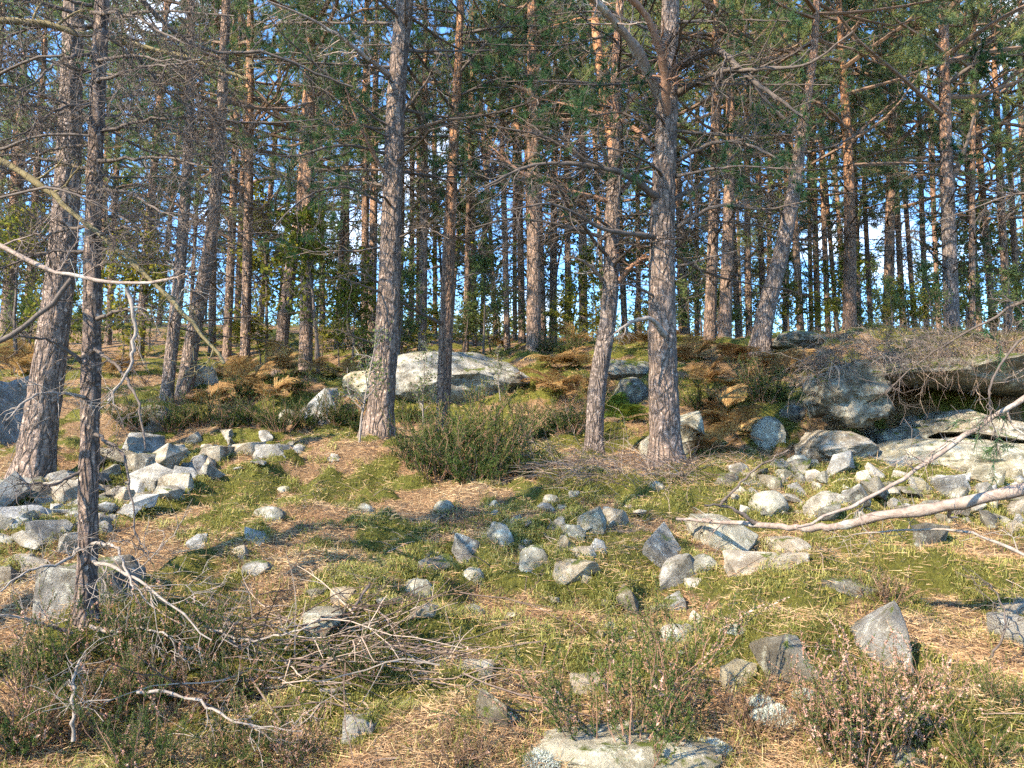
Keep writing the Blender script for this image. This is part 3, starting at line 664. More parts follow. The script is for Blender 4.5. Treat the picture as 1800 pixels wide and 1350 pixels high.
def pine(key, label, way, d, bark, sides=14, rows=26, hgt=13.0, crown_at=6.0, crown=0, dead=0, group=None, amp=0.0, base_hit=True, cs=1.0, ds=1.0, deadz=1.2, name='pine_tree', twig_mat=None, crn=True):
    """way: (px, py, width px) from the foot up, seen at distance d"""
    b = at(way[0][0], way[0][1], d); bz = float(H(b[0], b[1])); base = np.array([b[0], b[1], bz])
    W = []
    for px, py, w in way:
        p = at(px, py, d); W.append([p[0], p[1], p[2], w * d / F_PX / 2])
    W[0][2] = bz - 0.15
    W = np.array(W); top = W[-1]; dr = unit(W[-1, :3] - W[-2, :3])
    dr = unit(dr * 0.5 + np.array([0, 0, 0.5])); Ht = max(hgt - (top[2] - bz), 2.0)
    W2 = [list(top[:3] + dr * Ht * f) + [max(top[3] * (1 - 0.85 * f), 0.012)] for f in (0.33, 0.66, 1.0)]
    W = np.vstack([W, W2]); P = interp_path(W, rows + 10); R = np.maximum(P[:, 3], 0.01); P = P[:, :3]
    fl = np.clip((P[:, 2] - bz) / 0.45, 0, 1); R = 0.95 * R * (1 + 0.16 * (1 - fl) ** 2)
    t = thing(name, base, label, 'tree', group)
    obj('trunk', trunk_mesh(P, R, sides, bark, base, amp, len(TREE)), t)
    zs = P[:, 2] - bz
    def place(nm, me, z, rz, sc_):
        p = np.array([np.interp(z, zs, P[:, k]) for k in range(3)]) - base; q = np.array([np.interp(z + 4, zs, P[:, k]) for k in range(3)]) - base
        o = obj(nm, me, t, p); o.rotation_mode = 'QUATERNION'
        o.rotation_quaternion = Vector(unit(q - p)).to_track_quat('Z', 'Y') @ Matrix.Rotation(rz, 3, 'Z').to_quaternion(); o.scale = (sc_, sc_, sc_)
        return o
    if crn:
        c = CROWN[crown % len(CROWN)]; f = (hgt - crown_at) / 6.5
        w = place('limb', c[0], crown_at, crown * 1.7, 1); w.scale = (cs, cs, f); w.data = c[0]
        w = place('crown', c[1], crown_at, crown * 1.7, 1); w.scale = (cs, cs, f)
    if dead >= 0:
        w = place('dead_branch', DEAD[dead % len(DEAD)], deadz, dead * 2.1 + crown, 1); w.scale = (ds, ds, max(crown_at - deadz, 1.5) / 5.0)
    TREE[key] = dict(t=t, base=base, P=P, R=R, d=d)
    return t

TR = [
 ('T1','thickest pine, shaded, with flared foot in the rubble at left',[(52,850,66),(85,650,54),(112,420,46),(124,200,39),(130,0,34)],7.4,'bark_old',48,200,13,7.0,0,-1,.018),
 ('T2','thin scaly dead-branched pine standing nearest the camera at left',[(150,1140,34),(155,900,33),(161,600,32),(166,300,28),(180,0,24)],3.95,'bark_scaly',28,160,7.5,5.2,1,-1,.007),
 ('T3','dark slim trunk, left one of the leaning pair on the left bank',[(291,705,23),(318,450,21),(331,250,18),(336,0,15)],13.2,'bark_old',16,40,13,5,2,0,0),
 ('T4','dark leaning trunk with bent foot, right one of the leaning pair',[(322,678,29),(345,560,27),(366,450,24),(387,230,20),(398,0,16)],13.8,'bark_old',18,40,13,5,3,1,0),
 ('T5','dark straight trunk right of the leaning pair',[(430,655,19),(437,350,17),(441,0,12)],18,'bark_far',12,26,13,4,4,2,0),
 ('T6','dark trunk leaning right, left of the reddish twin trunk',[(488,655,24),(510,480,22),(524,390,19),(540,150,15)],18,'bark_far',12,26,13,4.5,5,3,0),
 ('T7','sturdy dark reddish trunk left of the big left-centre pine',[(537,650,26),(541,400,23),(546,100,18)],17,'bark_far',12,26,13,4.5,6,4,0),
 ('T8','big sunlit pine left of centre with its foot on the mossy crest',[(662,788,50),(679,600,44),(690,350,37),(700,120,34),(712,0,32)],9.2,'bark_old',44,200,13,7.0,7,2,.014),
 ('T9','slender reddish pine rising behind the dark heather bush',[(776,745,26),(785,560,25),(795,300,21),(805,120,16),(810,0,13)],10.4,'bark_red',24,110,11,6.8,8,3,.006),
 ('T10','dark upright trunk behind the broad boulder',[(938,612,28),(938,300,24),(935,60,19)],17,'bark_far',14,26,13,4.2,0,5,0),
 ('T11','crooked grey pine with orange forked top left of the central pine',[(1042,790,33),(1050,680,32),(1069,560,30),(1076,400,28),(1081,250,24),(1083,120,18),(1090,0,14)],9.4,'bark_grey',36,160,11,6.6,1,4,.009),
 ('T12','big central pine with plated bark and many boughs',[(1172,828,58),(1165,640,52),(1164,400,46),(1172,200,40),(1179,0,31)],8.6,'bark_old',48,220,13,6.6,2,5,.014),
 ('T13','straight orange-brown trunk right of the central pine',[(1246,608,24),(1254,400,20),(1258,150,16)],17,'bark_far',12,26,13,4.5,3,0,0),
 ('T14','stout reddish trunk in the clump right of the central pine',[(1272,605,26),(1280,400,21),(1284,150,15)],16.5,'bark_far',12,26,13,4.6,4,1,0),
 ('T15','curved trunk leaning right above the orange bank',[(1330,628,36),(1348,540,34),(1372,450,29),(1396,330,25),(1414,200,19),(1428,110,15)],13.0,'bark_grey',20,60,11,5.2,5,2,.005),
 ('T16','bright orange sunlit trunk on the right skyline',[(1492,580,25),(1494,400,21),(1490,250,17),(1480,100,13)],17,'bark_red',12,26,12,3.8,6,3,0),
 ('T17','tall dark pine behind the right ledge with a side limb',[(1672,560,27),(1666,350,24),(1660,150,20),(1658,0,16)],16,'bark_grey',14,30,13,4,7,4,0),
 ('T18','reddish trunk between the orange trunk and the tall dark right pine',[(1558,565,20),(1566,300,16),(1570,80,11)],21,'bark_far',12,22,13,3.5,8,5,0),
 ('T19','thin trunk just right of the tall dark right pine',[(1706,555,13),(1709,300,11),(1712,60,8)],19,'bark_far',10,20,12,3.5,0,0,0),
]
for (key, lab, way, d, bark, sd, rows, hg, ca, cr, de, amp) in TR:
    pine(key, lab, way, d, bark, sd, rows, hg, ca, cr, de, amp=amp, group=None, cs=0.55 if key == 'T2' else 1.35 if d > 11 else 0.75, deadz=2.2 if key in ('T8', 'T9', 'T11', 'T12') else 1.2, ds=1.55)

# trunks of the wood behind, each where the photo shows one
rf = np.random.default_rng(21)
FAR = [(8,30,24),(42,24,14),(188,26,12),(243,22,17),(372,24,14),(398,22,16),(414,27,12),(455,30,11),(566,30,12),(592,26,12),(610,32,10),(640,24,16),
       (652,20,17),(702,25,12),(722,28,11),(742,19,18),(764,33,9),(818,24,12),(834,27,11),(872,34,9),(892,20,12),(905,30,9),(918,24,14),(956,22,12),(972,25,15),(1000,22,13),
       (1026,21,17),(1100,26,12),(1124,30,10),(1208,24,16),(1226,28,10),(1300,26,12),(1318,22,13),(1345,28,12),(1382,24,13),(1410,21,14),(1428,32,9),(1440,26,12),(1458,24,11),(1475,30,9),
       (1512,26,12),(1534,28,10),(1590,24,12),(1612,30,10),(1632,27,11),(1726,24,12),(1752,26,12),(1776,22,15),(1796,28,12),(-60,20,20),(-140,24,18),(1870,21,18),(1950,25,16)]
for k in range(26):
    FAR.append((float(-120 + 2060 * (k + rf.random()) / 26), float(rf.uniform(32, 52)), float(rf.uniform(7, 11))))
SHORT = {'T1': 'thickest left pine', 'T3': 'leaning dark pair', 'T4': 'leaning dark pair', 'T5': 'dark straight trunk', 'T6': 'right-leaning dark trunk', 'T7': 'sturdy dark reddish trunk', 'T8': 'big left-centre pine', 'T9': 'slender reddish pine',
         'T10': 'dark trunk behind the boulder', 'T11': 'crooked grey pine', 'T12': 'big central pine', 'T13': 'straight orange-brown trunk', 'T14': 'stout reddish trunk', 'T15': 'curved leaning trunk', 'T16': 'bright orange trunk', 'T18': 'reddish right trunk', 'T17': 'tall dark right pine', 'T19': 'thin trunk near the right edge'}
_near = sorted((w[0][0], SHORT[k_]) for k_, l_, w, *_ in TR if k_ in SHORT)
ORD = ['first', 'second', 'third', 'fourth', 'fifth', 'sixth', 'seventh', 'eighth', 'ninth']
FLAB = {}
for lo_, nm_ in [(-1e9, 'left edge')] + _near:
    hi_ = min([q[0] for q in _near if q[0] > lo_] + [1e9])
    for r_, px_ in enumerate(sorted(q[0] for q in FAR if q[1] < 31 and lo_ <= q[0] < hi_)):
        FLAB[px_] = '%s slender background pine right of the %s' % (ORD[r_], nm_) if lo_ > -1e8 else '%s slender background pine from the left edge' % ORD[r_]
n0 = len(FAR)
for k, (px, d, w) in enumerate(FAR):
    lean = rf.normal(0, 14); hg = rf.uniform(10.5, 14.5); p0 = 610
    way = [(px, 640, w), (px + lean * 0.4 + (900 - px) * .02, 400, w * .9), (px + lean + (900 - px) * .04, 150, w * .7)]
    grp = 'pines of the wood behind the ridge'; gap = 590 < px < 850 or 1480 < px < 1640
    far = d >= 31
    pine('F%d' % k, 'small far-off pine in the depth of the wood behind the ridge' if far else FLAB[px], way, d, 'bark_far', 8 if far else 10, 10, hg,
         (rf.uniform(1.4, 3.2) if far else rf.uniform(2.6, 5.2)) + (2.0 if gap else 0), int(rf.integers(9)), -1 if far else int(rf.integers(6)), 'far pines deep in the wood' if far else grp, cs=(rf.uniform(.7, .95) if far else rf.uniform(1.0, 1.4)) * (.62 if gap else 1), ds=rf.uniform(.8, 1.3), deadz=rf.uniform(.6, 1.6))

# ------------------------------------------------------------------ boughs traced one by one
def bough(parent, way, w0, w1, mat, seed, tw=10, sub=4, lfrac=0.45, name='branch', needle=0, ang=50, mat_tw=None, base=None, twr=1.0, flat=0.0):
    """way: (px, py, distance); w0/w1 thickness in metres at foot and tip; twigs grow from it"""
    r = np.random.default_rng(seed); W = np.array([at(px, py, d) for px, py, d in way]); b = np.zeros(3) if base is None else np.asarray(base)
    m = 5 * len(way); P = interp_path(W, m)[None]; P = P + r.normal(0, 0.004, P.shape); L = np.linalg.norm(np.diff(W, axis=0), axis=1).sum()
    R = (w0 + (w1 - w0) * np.linspace(0, 1, m) ** 0.8)[None] / 2
    parts = [tubes(P, R * (1 + 0.10 * r.normal(size=R.shape)), 8)]
    if tw:
        s, d, rr, tt = children(P, R, tw, r, 0.12, 1.0, ang, 18, flat)
        P2 = grow(s, d, L * lfrac * r.uniform(0.35, 1.0, tw) * (1.1 - 0.5 * tt), 8, r, 0.2, 0.0); R2 = taper(np.clip(rr * 0.45, 0.0022, 0.012) * twr, 8, 0.35)
        s, d, rr, tt = children(P2, R2, sub, r, 0.15, 1.0, 48, 18)
        P3 = grow(s, d, np.repeat(np.linalg.norm(np.diff(P2, axis=1), axis=2).sum(1), sub) * r.uniform(0.2, 0.55, len(s)), 6, r, 0.24, 0.0); R3 = taper(np.full(len(s), 0.0024 * twr), 6, 0.5)
        s, d, rr, tt = children(P3, R3, 2, r, 0.2, 1.0, 45, 18)
        P4 = grow(s, d, r.uniform(0.05, 0.2, len(s)), 4, r, 0.25, 0.0); R4 = taper(np.full(len(s), 0.0017 * twr), 4, 0.6)
        parts += [tubes(P2, R2, 5), tubes(P3, R3, 3), tubes(P4, R4, 3)]
    V, Fc = join(parts); o = obj(name, new_mesh(name, V - b, Fc, M[mat], True), parent)
    if needle and tw:
        q = P4[r.random(len(P4)) < needle]
        Vn, Fn, Cn = needles_on(q, 46, r, 0.05 + .004 * way[0][2], 0.0012 + .0006 * way[0][2], 0.1, 0.7); obj('needle_tuft', new_mesh('needle_tuft', Vn - b, Fn, M['needle_near'], col=Cn), o)
    return o
def on(key, way, w0, w1, mat, seed, **k):
    T = TREE[key]; return bough(T['t'], way, w0, w1, mat, seed, base=T['base'], **k)
B = 8.6
on('T12',[(1165,175,8.6),(1110,75,8.2),(1055,10,7.8),(1000,-30,7.4)],0.156,0.062,'limb_dead',301,tw=14)
on('T12',[(1172,225,8.6),(1165,110,8.2),(1130,20,7.9),(1090,-20,7.7)],0.130,0.062,'twig_red',302,tw=12)
on('T12',[(1190,120,8.6),(1255,90,8.2),(1310,130,7.8),(1370,175,7.6),(1412,205,7.5)],0.111,0.025,'twig_dark',303,tw=18)
on('T12',[(1190,165,8.6),(1270,125,8.0),(1340,122,7.6),(1420,112,7.4),(1500,55,7.2)],0.085,0.019,'twig_dark',304,tw=16)
on('T12',[(1152,345,8.5),(1100,308,8.2),(1040,292,8.0),(930,292,7.8),(850,330,7.6)],0.091,0.019,'twig_dark',305,tw=18)
on('T12',[(1148,415,8.5),(1060,402,8.1),(970,360,7.7),(880,372,7.5)],0.065,0.015,'twig_dark',306,tw=18)
on('T12',[(1168,588,8.4),(1140,560,8.2),(1110,566,8.1),(1082,585,8.0)],0.072,0.025,'twig_pale',307,tw=4)
on('T12',[(1188,400,8.6),(1270,360,8.2),(1340,368,8.0),(1420,352,7.8)],0.065,0.015,'twig_dark',308,tw=18)
on('T12',[(1185,350,8.6),(1250,315,8.9),(1330,235,9.2),(1400,210,9.4)],0.058,0.015,'twig_dark',309,tw=14,needle=.3)
on('T12',[(1188,470,8.6),(1240,455,8.3),(1300,440,8.0)],0.039,0.010,'twig_dark',310,tw=10)
on('T12',[(1150,260,8.6),(1100,215,8.9),(1020,190,9.2),(930,170,9.4)],0.065,0.015,'twig_red',311,tw=16,needle=.35)
on('T12',[(1187,285,8.6),(1260,250,8.3),(1330,260,8.0),(1390,300,7.8)],0.065,0.015,'twig_dark',312,tw=16)
on('T12',[(1150,520,8.5),(1100,500,8.3),(1060,515,8.1)],0.033,0.010,'twig_dark',313,tw=8)
on('T11',[(1060,492,9.4),(1030,462,9.1),(1000,448,8.9)],0.065,0.019,'limb_dead',321,tw=8)
on('T11',[(1083,498,9.4),(1125,458,9.2),(1185,452,9.0)],0.072,0.025,'twig_red',322,tw=8)
on('T11',[(1070,310,9.4),(960,243,9.0),(840,218,8.7)],0.078,0.015,'twig_dark',323,tw=18)
on('T11',[(1080,262,9.4),(1066,180,9.5),(1052,90,9.5),(1043,-10,9.6)],0.169,0.100,'limb_orange',324,tw=8,needle=.4)
on('T11',[(1087,205,9.4),(1130,150,9.7),(1175,120,9.9)],0.091,0.025,'limb_orange',325,tw=9,needle=.4)
on('T11',[(1066,352,9.4),(980,330,9.2),(930,312,9.0),(860,255,8.9)],0.078,0.019,'twig_red',326,tw=14)
on('T11',[(1068,420,9.4),(1000,400,9.0),(900,385,8.7),(830,400,8.5)],0.065,0.015,'twig_dark',327,tw=16)
on('T11',[(1090,340,9.4),(1120,300,9.7),(1135,240,9.9)],0.065,0.025,'twig_red',328,tw=8,needle=.3)
on('T8',[(690,138,9.2),(640,98,8.8),(560,40,8.4),(470,2,8.1)],.07,.02,'limb_dead',331,tw=16)
on('T8',[(707,200,9.2),(745,150,9.0),(775,95,8.8)],.05,.015,'twig_dark',332,tw=10)
on('T8',[(682,315,9.2),(640,240,8.9),(605,152,8.7)],.06,.015,'twig_red',333,tw=14,needle=.3)
on('T8',[(680,270,9.2),(600,255,8.8),(510,275,8.5),(420,265,8.3)],.05,.012,'twig_dark',334,tw=18,needle=.25)
on('T8',[(672,500,9.2),(630,480,9.0),(580,490,8.8)],.03,.008,'twig_dark',335,tw=9)
on('T8',[(665,606,9.2),(625,592,9.0),(588,578,8.9)],.025,.008,'twig_dark',336,tw=4)
on('T8',[(676,360,9.2),(610,330,8.9),(540,345,8.6),(480,400,8.4)],.045,.012,'twig_dark',337,tw=16,needle=.2)
on('T8',[(698,420,9.2),(740,400,8.9),(790,420,8.7)],.03,.008,'twig_dark',338,tw=9)
on('T9',[(779,572,10.4),(730,545,10.0),(660,510,9.0),(590,485,8.6)],.05,.015,'twig_dark',341,tw=9)
on('T9',[(799,135,10.4),(765,55,10.2),(730,8,10)],.05,.015,'twig_dark',342,tw=10)
on('T9',[(803,132,10.4),(860,70,10.2),(925,8,10)],.05,.015,'twig_dark',343,tw=10)
on('T9',[(795,225,10.4),(740,205,10.1),(690,212,9.8)],.035,.01,'twig_dark',344,tw=10)
on('T9',[(790,350,10.4),(850,300,10.2),(910,312,10.0)],.035,.01,'twig_dark',345,tw=12)
on('T9',[(790,500,10.4),(840,480,10.2),(880,490,10.0)],.025,.008,'twig_dark',346,tw=8)
on('T17',[(1668,330,16),(1700,250,15.8),(1712,205,15.7)],.14,.05,'twig_dark',351,tw=6,needle=.4)
on('T17',[(1662,150,16),(1720,110,15.6),(1800,95,15.3)],.12,.03,'twig_dark',352,tw=12,needle=.8)
on('T15',[(1398,330,13),(1402,240,12.8),(1350,180,12.6),(1310,120,12.5)],.10,.03,'twig_dark',353,tw=8)
on('T15',[(1408,270,13),(1470,255,12.7),(1520,230,12.5)],.06,.02,'twig_dark',354,tw=10)
rlb = np.random.default_rng(123)
for key, x0, rows_, side in [('T1', 118, (60, 180, 300, 120), 1), ('T8', 695, (40, 120, 230, 330), -1), ('T8', 700, (90, 190, 300), 1), ('T12', 1165, (60, 140, 240, 330), -1), ('T12', 1185, (40, 150, 230, 310), 1), ('T11', 1080, (60, 150, 230), -1), ('T9', 800, (60, 170, 280), 1), ('T9', 795, (100, 240), -1)]:
    dd = TREE[key]['d']
    for py in rows_:
        ln = rlb.uniform(150, 300) * 8.6 / dd; dz = rlb.uniform(-70, 40); de = rlb.uniform(-1.2, 1.2)
        on(key, [(x0, py, dd), (x0 + side * ln * .45, py + dz * .6, dd + de * .5), (x0 + side * ln, py + dz * .5, dd + de)], .045, .012, 'twig_dark', int(rlb.integers(1e6)), tw=13, sub=4, needle=.38)
# the near scaly pine: dense dead twigs above, pale crooked ones below
r2 = np.random.default_rng(77)
for k in range(21):
    py = 5 + 21.5 * k + r2.uniform(-10, 10); s = 1 if k % 2 else -1
    ln = r2.uniform(110, 300); px0 = 163; dz = r2.uniform(-60, 90); dd = r2.uniform(-0.9, 0.8)
    on('T2',[(px0,py,3.95),(px0+s*ln*.4,py+dz*.3-12,3.95+dd*.4),(px0+s*ln*.75,py+dz*.7,3.95+dd*.8),(px0+s*ln,py+dz,3.95+dd)],.022,.005,'twig_dark',900+k,tw=14,sub=6,lfrac=.5)
for k, wy in enumerate([
    [(152,955,3.95),(100,992,3.8),(50,1003,3.7),(0,1040,3.6)],
    [(160,955,3.95),(205,965,3.7),(235,1030,3.55),(270,1070,3.5)],
    [(148,1120,3.95),(110,1108,3.8),(60,1092,3.6),(0,1080,3.5)],
    [(158,985,3.95),(230,1012,3.6),(300,1062,3.4),(370,1128,3.3)],
    [(160,760,3.95),(215,800,3.8),(230,880,3.7),(245,960,3.65)],
    [(155,700,3.95),(100,690,3.7),(55,700,3.5),(10,740,3.4)],
    [(160,610,3.95),(200,640,3.8),(240,700,3.6),(255,790,3.5)],
    [(150,830,3.95),(90,850,3.8),(30,850,3.6)],
    [(152,1100,3.95),(200,1110,3.7),(260,1105,3.5),(295,1120,3.4)],
    [(163,560,3.95),(215,545,3.8),(270,560,3.6)],
    [(150,640,3.95),(90,600,3.8),(20,590,3.6)]]):
    on('T2', wy, .022, .007, 'twig_pale' if k in (0,1,2,3,5,8) else 'twig_dark', 430+k, tw=7, sub=3, lfrac=.35)
# pines just outside both edges whose bare limbs reach into view
pine('TL', 'pine just beyond the left edge whose bare limbs reach in', [(-520,1180,60),(-500,600,54),(-470,0,46)], 3.5, 'bark_old', 24, 60, 11, 6.0, 3, -1, cs=.6)
for k, (wy, w0, w1, mt, tw) in enumerate([
    ([(-500,330,3.5),(-200,330,3.6),(0,432,3.6),(110,480,3.5),(190,495,3.45),(280,497,3.4),(336,485,3.35)],.045,.012,'limb_dead',9),
    ([(-500,250,3.5),(-200,240,3.7),(0,282,3.9),(70,325,3.9),(150,392,3.9),(220,450,3.9),(330,560,3.9),(400,640,3.9)],.05,.018,'limb_yellow',9),
    ([(-500,-60,3.5),(-100,20,3.8),(60,40,3.9),(200,70,4.0),(280,88,4.0),(370,115,4.0),(437,142,4.0)],.06,.02,'limb_yellow',12),
    ([(-500,-150,3.5),(0,-90,3.6),(250,0,3.7),(300,50,3.8),(345,82,3.9),(400,95,4.0),(450,90,4.0),(540,122,4.1),(620,155,4.2)],.05,.012,'twig_dark',16),
    ([(-490,500,3.5),(-200,620,3.5),(0,600,3.5),(60,560,3.5),(128,490,3.5)],.035,.02,'twig_dark',6),
    ([(-480,150,3.5),(0,130,3.3),(60,105,3.2),(110,95,3.2)],.03,.01,'twig_dark',12),
    ([(-480,300,3.5),(0,262,3.5),(75,237,3.4),(155,235,3.4)],.028,.01,'twig_dark',10),
    ([(-480,420,3.5),(0,350,3.3),(70,330,3.25),(130,340,3.2),(230,390,3.2)],.03,.008,'twig_dark',9),
    ([(-480,0,3.5),(200,60,4.3),(330,190,4.6),(440,215,4.7),(560,210,4.8)],.035,.008,'twig_dark',16),
    ([(-480,60,3.5),(150,200,4.4),(270,270,4.6),(400,270,4.7),(520,320,4.8)],.03,.008,'twig_dark',16)]):
    on('TL', wy, w0, w1, mt, 460 + k, tw=tw, sub=5, lfrac=.16)
on('TL',[(225,505,3.42),(236,590,3.40),(230,640,3.38),(190,707,3.35)],.022,.010,'twig_pale',480,tw=4,sub=3,lfrac=.3)
for k, (x_, y_) in enumerate([(-9.6, 7.6), (-13.2, 9.0)]):
    px_ = 900 + F_PX * x_ / y_
    pine('L%d' % k, 'pine of the same wood standing beyond the left edge', [(px_, 900, 360 / y_), (px_ + 5, 500, 320 / y_), (px_ + 5, 100, 260 / y_)], y_, 'bark_old', 14, 20, 12.5, 5.5, k + 2, -1, 'pines beyond the left edge', cs=1.1)
pine('TR', 'pine just beyond the right edge whose dead limbs hang into view', [(2180,1250,60),(2170,600,54),(2150,0,44)], 3.6, 'bark_old', 24, 60, 11, 6.0, 5, -1, cs=.6)
on('TR',[(2170,780,3.6),(2000,812,3.6),(1830,850,3.7),(1740,872,3.8),(1640,893,3.95),(1540,908,4.1),(1480,925,4.3),(1390,927,4.7),(1290,918,5.15),(1190,912,5.6)],.085,.022,'limb_dead',501,tw=5,sub=3,lfrac=.10)
on('TR',[(2165,520,3.6),(2000,590,3.6),(1800,697,3.6),(1680,777,3.6),(1550,863,3.6),(1480,898,3.6),(1400,925,3.6)],.05,.012,'limb_dead',502,tw=9,sub=4,lfrac=.14)
on('TR',[(2160,880,3.6),(1900,1010,3.6),(1800,975,3.7),(1700,935,3.9),(1600,930,4.1),(1500,937,4.2)],.025,.008,'twig_pale',503,tw=9,sub=3,lfrac=.14)
on('TR',[(1330,922,4.97),(1285,893,4.95),(1240,886,4.9)],.03,.012,'twig_dark',504,tw=2,sub=2,lfrac=.3)
on('TR',[(1265,888,4.93),(1320,832,4.9),(1385,790,4.85)],.02,.008,'twig_dark',505,tw=3,sub=2,lfrac=.3)
on('TR',[(2150,430,3.6),(1900,560,3.5),(1790,600,3.5),(1740,690,3.5),(1740,740,3.5)],.025,.008,'twig_dark',506,tw=12,sub=5,lfrac=.18,needle=.25)
on('TR',[(2150,360,3.6),(1900,480,4.0),(1800,530,4.2),(1690,590,4.4),(1600,650,4.6),(1560,690,4.6)],.028,.006,'twig_dark',507,tw=14,sub=5,lfrac=.16)
on('TR',[(2140,300,3.6),(1900,330,4.4),(1800,340,4.6),(1700,370,4.9),(1620,400,5.1)],.03,.006,'twig_dark',508,tw=14,sub=5,lfrac=.16)

# ------------------------------------------------------------------ heather, ferns, brush, saplings
def heather_proto(seed, h=0.42, rad=0.32, stems=46, subs=7, per=46, leaf=(0.016, 0.0042), fl=0.0, lean=.95, dry=False):
    r = np.random.default_rng(seed); az = r.uniform(0, 6.28, stems); q = np.sqrt(r.random(stems))
    S = np.stack([np.cos(az) * q * rad * .35, np.sin(az) * q * rad * .35, 0 * q - .03], -1); D = np.stack([np.cos(az) * q * lean, np.sin(az) * q * lean, 0 * q + 1], -1)
    L = h * r.uniform(0.3, 1.2, stems); P1 = grow(S, D, L, 6, r, .2, .02); R1 = taper(np.full(stems, .0032), 6, .5)
    s, d, rr, tt = children(P1, R1, subs, r, .2, 1, 32, 12); P2 = grow(s, d + np.array([0, 0, .35]), L.repeat(subs) * r.uniform(.2, .5, len(s)), 5, r, .14, .06); R2 = taper(np.full(len(s), .0016), 5, .6)
    wood = join([tubes(P1, R1, 4), tubes(P2, R2, 3)])
    lv = needles_on(P2, per, r, leaf[0], leaf[1], .1, .9)
    fw = None
    if fl:
        qn = P2[r.random(len(P2)) < fl][:, 2:]; fw = needles_on(qn, 24, r, .014, .0095, .0, 1.1)
    return wood, lv, fw
HP = []
for k, (h, rad, st, fl, fm) in enumerate([(.44,.34,46,0,'heather'),(.36,.36,34,.10,'heather'),(.46,.30,34,.72,'heather'),(.62,.22,13,.25,'heather'),(.36,.4,32,.12,'heather_dry')]):
    wd, lv, fw = heather_proto(800 + k, h, rad, st, 7, 60 if k in (0, 3) else 44, (.020, .0055) if k == 3 else (.017, .0045), fl)
    HP.append((new_mesh('stems', wd[0], wd[1], M['twig_red']), new_mesh('foliage', lv[0], lv[1], M[fm], col=lv[2]), new_mesh('flowers', fw[0], fw[1], M['flower'], col=fw[2]) if fw else None))
rh = np.random.default_rng(88)
def heather(px, py, k, s, label, group=None, d=None, name='heather_shrub', sz=1.0, cat='shrub'):
    g = hit(px, py) if d is None else np.array([at(px, py, d)[0], d, float(H(at(px, py, d)[0], d))])
    t = thing(name, g, label, cat, group, (rh.normal(0, .08), rh.normal(0, .08), rh.uniform(0, 6.28)), (s, s, s * sz))
    obj('stem', HP[k][0], t); obj('foliage', HP[k][1], t)
    if HP[k][2]: tag(obj('flower', HP[k][2], t), kind='stuff')
    return t
for px, py, k, s, lab in [
  (765,842,0,1.3,'dark heather clump at the front left of the big central bush'),(840,850,0,1.45,'dark heather clump at the front of the big central bush'),
  (905,832,0,1.25,'dark heather clump at the front right of the big central bush'),(725,815,0,1.05,'dark heather clump at the left end of the big central bush'),
  (800,805,0,1.6,'tall dark heather in the middle of the big central bush'),(880,795,0,1.5,'tall dark heather at the back of the big central bush'),
  (950,780,0,1.25,'dark heather right of the big central bush below the dry ferns'),(1000,760,0,1.3,'dark heather at the foot of the crooked grey pine'),
  (590,745,0,1.1,'dark heather in front of the pointed pale boulder'),(640,760,0,1.0,'dark heather behind the mossy crest left of the big pine'),
  (1345,705,0,1.3,'green heather on the bank above the round speckled stone'),(1225,720,0,1.0,'dark heather on the bank right of the central pine'),
  (1000,625,0,1.2,'heather on the ridge right of the dark upright trunk'),(960,620,0,1.0,'heather on the ridge at the foot of the dark upright trunk'),
  (520,690,0,1.0,'heather on the shaded left bank'),(430,700,0,1.0,'heather among the left bank ferns'),
  (1510,1345,2,.8,'pink-flowered heather at the lower right in front of the tall block'),(1580,1320,2,.72,'pink-flowered heather right of its twin at lower right'),(1450,1290,2,.5,'small pink-flowered heather left of the tall block foot'),(1625,1230,2,.42,'small pink-flowered heather right of the tall block'),
  (1120,1345,3,.85,'thin upright heather sprigs at bottom centre'),(1040,1330,3,.7,'spindly heather left of the upright sprigs'),(1170,1280,3,.75,'short heather sprigs below the pale lichen lump'),
  (1085,1300,1,.38,'bushy low heather behind the bottom centre sprigs'),(1150,1330,1,.42,'bushy low heather under the bottom centre sprigs'),
  (60,1200,1,.85,'heather at the left edge below the square slab'),(170,1170,1,.8,'heather around the foot of the scaly thin trunk'),(270,1150,1,.85,'heather right of the scaly thin trunk'),
  (350,1160,1,.75,'heather at the upper right of the shaded lower left thicket'),(120,1290,4,.8,'brown dry heather at the lower left edge'),(30,1320,1,.75,'heather in the bottom left corner'),
  (230,1250,1,.8,'heather in the middle of the shaded lower left thicket'),(330,1250,4,.75,'brown dry heather in the shaded lower left thicket'),(420,1220,1,.6,'heather at the right of the shaded lower left thicket'),
  (250,1345,1,.7,'heather at the bottom of the shaded lower left thicket'),(420,1345,1,.6,'low heather at the bottom edge right of the thicket'),(520,1345,2,.4,'small flowering heather at the bottom edge left of centre'),
  (640,1190,1,.5,'green heather beside the leaning dark twig'),(700,1130,1,.45,'small heather above the brushwood'),
  (1760,1240,1,.4,'low heather near the right edge'),(1720,1340,1,.45,'low heather in the bottom right corner'),(800,1345,4,.4,'brown low heather at the bottom left of centre'),
  (1330,1290,4,.45,'grey-brown low heather behind the lichen cushions'),(1560,1060,4,.45,'small dry heather above the tall upright block')] + [(px_, py_, 0, s_, 'dark heather in the shaded hollow, %s' % w_) for px_, py_, s_, w_ in [(230,752,1.2,'leftmost'),(300,757,1.1,'below the leaning pair'),(350,748,1.2,'second right of the leaning pair'),(400,757,1.2,'above the long pale block'),
    (450,748,1.1,'above the flat crest slab'),(495,757,1.2,'above the right end of the crest stones'),(540,752,1.1,'left of the pointed pale boulder'),(610,742,1.0,'right of the pointed pale boulder'),(720,745,1.1,'between the two left-centre pines')]]:
    heather(px, py, k, s, lab)

